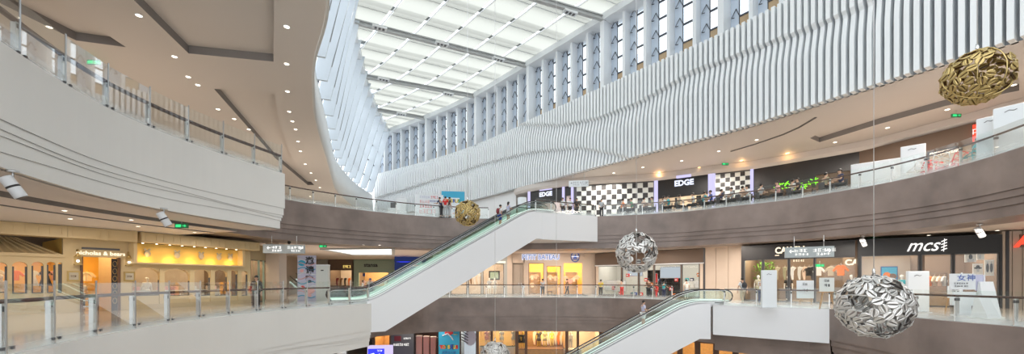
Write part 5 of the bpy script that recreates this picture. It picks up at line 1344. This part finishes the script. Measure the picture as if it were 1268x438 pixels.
f=Frame(PT(745,42),PT(820,34),-7); root=f.root('panelled_wall','dark lower level wall behind lower escalator','wall panel'); MB().bx(0,f.L,0,.3,0,4.1).build('panel','wall_brown',root); MB().bx(0,f.L,-.03,0,0,.2).build('skirting_board','near_black',root)

# ============================================================ HANGING SPHERES OF FOLDED PETALS
def petal_mesh(name, mo, mi, r=.16):
    mb=MB(); 
    for h in (0,1):
        a0=h*pi; pts=[(0,-r*.95,0),(0,r*.95,0)]
        arc=[]
        for i in range(7):
            t=-pi/2+pi*i/6; s=1 if h==0 else -1
            xx=s*r*math.cos(t)*.9; yy=r*.95*math.sin(t); zz_=-.25*abs(xx)
            arc.append((xx,yy,zz_))
        mid=[(p[0]*.45,p[1],p[2]*.2-.012) for p in arc]
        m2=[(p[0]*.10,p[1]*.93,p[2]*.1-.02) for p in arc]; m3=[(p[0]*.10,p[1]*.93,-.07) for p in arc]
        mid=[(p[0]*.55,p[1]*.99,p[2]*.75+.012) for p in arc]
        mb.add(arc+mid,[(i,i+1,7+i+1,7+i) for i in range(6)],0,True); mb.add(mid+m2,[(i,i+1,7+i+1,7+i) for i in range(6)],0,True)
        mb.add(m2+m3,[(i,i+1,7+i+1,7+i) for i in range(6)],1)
    ob=mb.build(name,[mo,mi]); so=ob.modifiers.new('s','SOLIDIFY'); so.thickness=.008
    bpy.context.view_layer.update()
    me=bpy.data.meshes.new_from_object(ob.evaluated_get(bpy.context.evaluated_depsgraph_get())); bpy.data.objects.remove(ob); return me
def sphere_sculpture(px,py,Y,R,n,mo,mi,label,pr=.17,holes=(),cable_top=25.0,seed=1,rings=2,group=None,fill=.9):
    loc=P3(px,Y,ZH(py,Y)); root=empty('hanging_sphere',loc,0,label,'hanging sculpture',group)
    me=petal_mesh('petal',mo,mi,pr); rnd=random.Random(seed)
    bm=bmesh.new(); idx=0; count=0
    ga=pi*(3-math.sqrt(5)); placed=[]
    dirs=[]
    for i in range(n):
        z=1-2*(i+.5)/n; q=math.sqrt(1-z*z); t=ga*i; v=Vector((q*math.cos(t),q*math.sin(t),z))
        if any(v.dot(Vector(h).normalized())>c for h,c in holes): continue
        if rnd.random()>fill: continue
        dirs.append(v)
    hundred=set(range(len(dirs)))
    order=sorted(range(len(dirs)),key=lambda i:dirs[i].dot(Vector((-loc[0],-loc[1],EYE-loc[2])).normalized()),reverse=True)
    def mtx(v):
        v2=(v+Vector([rnd.uniform(-.28,.28) for _ in range(3)])).normalized()
        qt=v2.to_track_quat('Z','Y').to_matrix().to_4x4(); return Matrix.Translation(v*R)@qt@Matrix.Rotation(rnd.uniform(0,2*pi),4,'Z')
    for c,i in enumerate(order):
        m4=mtx(dirs[i])
        if c<100:
            o=bpy.data.objects.new('petal',me); COL.objects.link(o); o.parent=root; o.matrix_local=m4
        else:
            t=me.copy(); t.transform(m4); bm.from_mesh(t); bpy.data.meshes.remove(t)
    if bm.verts:
        m2=bpy.data.meshes.new('petals'); bm.to_mesh(m2); m2.materials.append(M(mo)); m2.materials.append(M(mi)); o=bpy.data.objects.new('far_side_petals',m2); COL.objects.link(o); o.parent=root; o['kind']='stuff'
    bm.free()
    for k in range(rings):
        a=Matrix.Rotation(rnd.uniform(0,pi),3,'X')@Matrix.Rotation(rnd.uniform(0,pi),3,'Y')
        MB().tube([a@Vector((R*.99*math.cos(t),R*.99*math.sin(t),0)) for t in [2*pi*i/40 for i in range(40)]],.018,5,closed=True).build('ring',mo,root)
    MB().tube([(0,0,-R),(0,0,R+.12)],.02,6).build('core_rod',mo,root)
    MB().lathe([(.03,R),(.05,R+.1),(.03,R+.22)],n=8).build('coupling','chrome',root)
    MB().tube([(0,0,R+.2),(0,0,cable_top-loc[2])],.012,5).build('cable','steel_light',root)
    return root
sphere_sculpture(1210,95.5,12.5,.80,150,'gold_petal','gold_petal_in','large gold hanging sphere at the upper right corner',.13,holes=[((-.45,-1,.15),.95),((.1,-1,-.35),.965),((.75,-1,-.5),.95),((.3,-.6,.9),.94)],seed=4)
sphere_sculpture(1082,379,13.0,1.0,190,'silver_petal','silver_petal_in','largest silver hanging sphere before the mcs shop',.15,holes=[((.15,-1,-.75),.955),((-.9,-.5,.1),.96)],seed=8)
sphere_sculpture(788,312.5,20.0,.98,190,'silver_petal','silver_petal_in','silver hanging sphere at picture centre before the toy shop',.145,holes=[((0,-1,.9),.95),((.4,-1,.1),.97),((-.3,-1,-.3),.975)],seed=12,fill=.72)
sphere_sculpture(579,264,22.5,.70,130,'gold_petal','gold_petal_in','small gold hanging sphere beside the upper escalator',.125,holes=[((0,-1,-.5),.95)],seed=16,fill=.8)
sphere_sculpture(613,441,24.0,.88,190,'silver_petal','silver_petal_in','silver hanging sphere cut off by the bottom edge',.145,holes=[],seed=20)
cbl=empty('steel_cable',P3(689,26,-6),0,'thin steel cable hanging alone through the middle of the atrium','cable'); MB().tube([(0,0,0),(0,0,31)],.012,5).build('wire','steel_light',cbl); MB().lathe([(.05,0),(.06,.1),(.02,.18)],n=8).build('end_fitting','chrome',cbl)

# ============================================================ LAMPS, SIGNS AND SPOTS
DL=None
def downlight(px,py,z,label,group,amber=False,r=.11):
    p=U(px,py,z)
    key='a' if amber else 'w'
    if key not in DLS:
        o=empty('downlight',(0,0,0)); MB().lathe([(.5,0),(.5,-.08),(.38,-.08),(.36,0)],n=14).build('trim_ring','board_white',o); MB().lathe([(.36,-.05),(.36,-.06)],n=14).build('lamp_face','lamp_amber' if amber else 'lamp_warm',o); DLS[key]=o
    else: o=copy_tree(DLS[key])
    o.location=(p[0],p[1],z); o.scale=(r*2,r*2,r*2*.7); tag(o,label,'ceiling light',group); return p
DLS={}
for px,py in ((172,19),(216,70),(233,95),(245,105),(270,135),(290,147),(308,160),(355,33),(355,79),(356,113),(358,138),(362,150),(366,160),(369,175),(372,187),(378,203),(385,214),(391,223),(396,232),(384,243),(390,250)):
    downlight(px,py,12,'small round recessed lamp in the high beige ceiling at upper left','recessed lamps in the upper left ceiling',r=.14)
for px,py in ((796,207),(844,199),(937,173),(1034,176),(1099,158),(1173,135.5),(1255,105),(760,214),(890,187)):
    downlight(px,py,12,'small round recessed lamp in the high ceiling over the upper right gallery','recessed lamps in the upper right ceiling',r=.15)
for px,py in ((768,217.5),(816,213),(866,207),(918,198.5),(975,189.5),(1038,181)):
    p=downlight(px,py,12,'amber wall washing lamp above the upper right shop fronts','amber lamps above the upper shops',True,r=.16); LIGHTS.append(('P',(p[0],p[1],11.75),9,(1,.55,.2),.08))
for px,py,z in ((80,260.5,4.16),(87,270.6,4.12),(162.6,272,4.16),(171,280,4.12),(241,287.5,4.12),(28,297.5,3.555),(72,299,3.555),(116,301,3.555),(160,302,3.555)):
    downlight(px,py,z,'small round recessed lamp over the left middle gallery','recessed lamps over the left gallery',r=.10)
for px,py in ((684.5,308.6),(730,308.6),(824.6,306.5),(872,305.5),(932,302.5),(1049.5,299),(1150,291),(1235,285),(560,304.5),(450,303),(425,301.8),(470,303.2)):
    downlight(px,py,4.35,'small round recessed lamp under the upper brown gallery','recessed lamps under the upper gallery',r=.12)
ES=None
for px,py,z,lab in ((116,77,11.75,'green exit sign under the high ceiling at upper left'),(225,279.5,4.0,'green exit sign over the left children shop'),(400,304.7,4.1,'green exit sign over the distant left corridor'),(1184,143,11.7,'green exit sign near the large gold sphere'),(898,203,11.7,'green exit sign above the short checkered screen'),(1081,300,4.1,'green exit sign under gallery left of mcs sign'),(1015,328.5,3.0,'green exit sign inside the dark CA shop')):
    if lab.endswith('CA shop'): p=PT(px,26.6); zz0=ZH(py,26.6)
    else: p=U(px,py,z); zz0=z
    if ES is None:
        ES=empty('exit_sign',(0,0,0)); MB().bx(-.28,.28,-.04,.04,-.1,.1).build('sign_body','cloth_green',ES); MB().bx(-.24,.0,-.045,-.04,-.06,.06).build('sign_face','sign_green',ES); MB().bar((.06,-.045,0),(.22,-.045,0),.01,.03).bar((.22,-.045,0),(.15,-.045,.05),.01,.02).bar((.22,-.045,0),(.15,-.045,-.05),.01,.02).build('sign_arrow','sign_green',ES); MB().tube([(0,0,.1),(0,0,.3)],.012,5).build('hanger','steel',ES); o=ES
    else: o=copy_tree(ES)
    o.location=(p[0],p[1],zz0); tag(o,lab,'exit sign')
SP=None
for px,py,z,a,lab in ((16,211,4.19,.5,'white cylinder spotlight under slab at far left, nearest'),(203,257.5,4.19,.5,'white cylinder spotlight under the white slab above the arches'),(1213,277,4.28,-.4,'white cylinder spotlight under brown gallery above mcs fascia end'),(1069,291.5,4.28,-.1,'white cylinder spotlight under brown gallery beside the long cable')):
    p=U(px,py,z)
    if SP is None:
        SP=empty('spotlight',(0,0,0)); MB().lathe([(.10,0),(.10,-.05)],n=14).build('mount','steel',SP); MB().tube([(0,0,-.03),(0,0,-.14)],.02,6).build('arm','steel',SP)
        b=MB().lathe([(.095,.22),(.11,.20),(.11,-.22),(.10,-.24)],n=16).build('lamp_body','spot_white',SP); b.location=(0,0,-.34); b.rotation_euler=(.15,-.5,0)
        c=MB().lathe([(.112,.02),(.112,-.02)],n=16).build('band','near_black',b); c2=MB().lathe([(.09,-.235),(.09,-.245)],n=16).build('lens','dark_grey',b); o=SP
    else: o=copy_tree(SP)
    o.location=(p[0],p[1],z); o.rotation_euler=(0,0,a); o.scale=(1.15,)*3; tag(o,lab,'spotlight')
cam1=empty('security_camera',(*U(358,298.5,4.3),4.3),0,'black dome camera under the brown gallery above the hanging sign','camera'); MB().lathe([(.10,0),(.11,-.08),(.09,-.16),(.03,-.22)],n=14).build('dome','near_black',cam1); MB().lathe([(.13,.03),(.13,0)],n=14).build('mount','steel',cam1)
sl=empty('linear_diffuser',(*U(965,168,12),12),0,'long thin dark air slot curving in the upper right ceiling','air diffuser')
pts=[U(a,b,12) for a,b in ((905,187),(935,178),(970,166),(990,157),(1010,145))]
mb=MB()
for a,b in zip(pts,pts[1:]): mb.bar((a[0]-sl.location.x,a[1]-sl.location.y,-.02),(b[0]-sl.location.x,b[1]-sl.location.y,-.02),.14,.05)
mb.build('slot_frame','coffer_grey',sl)
mb=MB()
for a,b in zip(pts,pts[1:]): mb.bar((a[0]-sl.location.x,a[1]-sl.location.y,-.05),(b[0]-sl.location.x,b[1]-sl.location.y,-.05),.06,.02)
mb.build('slot_opening','near_black',sl)
# unseen area lamps added to brighten the galleries and corridors
for (x,y,z,s,p) in ((-18,12,4.0,3,60),(-18.5,17,4.0,3,60),(-16.3,22.5,4.0,2.5,60),(-20,36,4.2,5,160),(-14,42,4.2,6,200),(-6,44,4.2,6,120),(-2,39,4.2,4,110),(5,38.5,4.2,4,110),(12,34.5,4.2,3,110),(16,30,4.2,3,130),(20,24,4.0,3,130),(22,18,4.0,3,130),(9,39,11.2,3,90),(17,34,11.2,3,110),(23,27,11.2,3,130),(24.5,20,11.2,3,130),(-20,20,11.8,5,220),(-20,34,11.8,5,220),(-22,50,11.8,5,200),(0,37,-3,4,60),(-8,37,-3,4,60),(8,37,-3,4,60)):
    LIGHTS.append(('A',(x,y,z),s,p*(2.6 if z==11.2 else 1.6),(1,.90,.80)))

for px,py in ((470,33),(547,53),(617,72),(475,97),(555,115),(497,140),(706,14)):
    p=U(px,py,24.8); LIGHTS.append(('A',(p[0],p[1],24.8),1.2,40,(1,.97,.93)))
# ============================================================ CAMERA, WORLD, LIGHTS
cam=bpy.data.cameras.new('camera'); co=bpy.data.objects.new('camera',cam); COL.objects.link(co); S.camera=co
cam.sensor_width=36; cam.lens=F/1268*36; cam.shift_y=(HY-219)/1268; co.location=(0,0,EYE); co.rotation_euler=(pi/2,0,0); cam.clip_end=400; cam.clip_start=.05
w=bpy.data.worlds.new('world'); S.world=w; w.use_nodes=True; bg=w.node_tree.nodes['Background']; bg.inputs[0].default_value=(.93,.97,1,1); bg.inputs[1].default_value=1.7
def area(name, loc, size, power, col=(1,.93,.84), rot=(0,0,0), sy=None, spread=None):
    l=bpy.data.lights.new(name,'AREA'); l.energy=power; l.color=col; l.size=size
    if sy: l.shape='RECTANGLE'; l.size_y=sy
    o=bpy.data.objects.new(name,l); COL.objects.link(o); o.location=loc; o.rotation_euler=rot; return o
def point(name, loc, power, col=(1,.8,.55), r=.15):
    l=bpy.data.lights.new(name,'POINT'); l.energy=power; l.color=col; l.shadow_soft_size=r
    o=bpy.data.objects.new(name,l); COL.objects.link(o); o.location=loc; return o
for l in LIGHTS:
    if l[0]=='A': area('area_lamp',*l[1:])
    else: point('shop_lamp',*l[1:])
S.view_settings.view_transform='Standard'; S.view_settings.look='None'; S.view_settings.gamma=1; S.view_settings.use_curve_mapping=False
S.view_settings.exposure=0.37
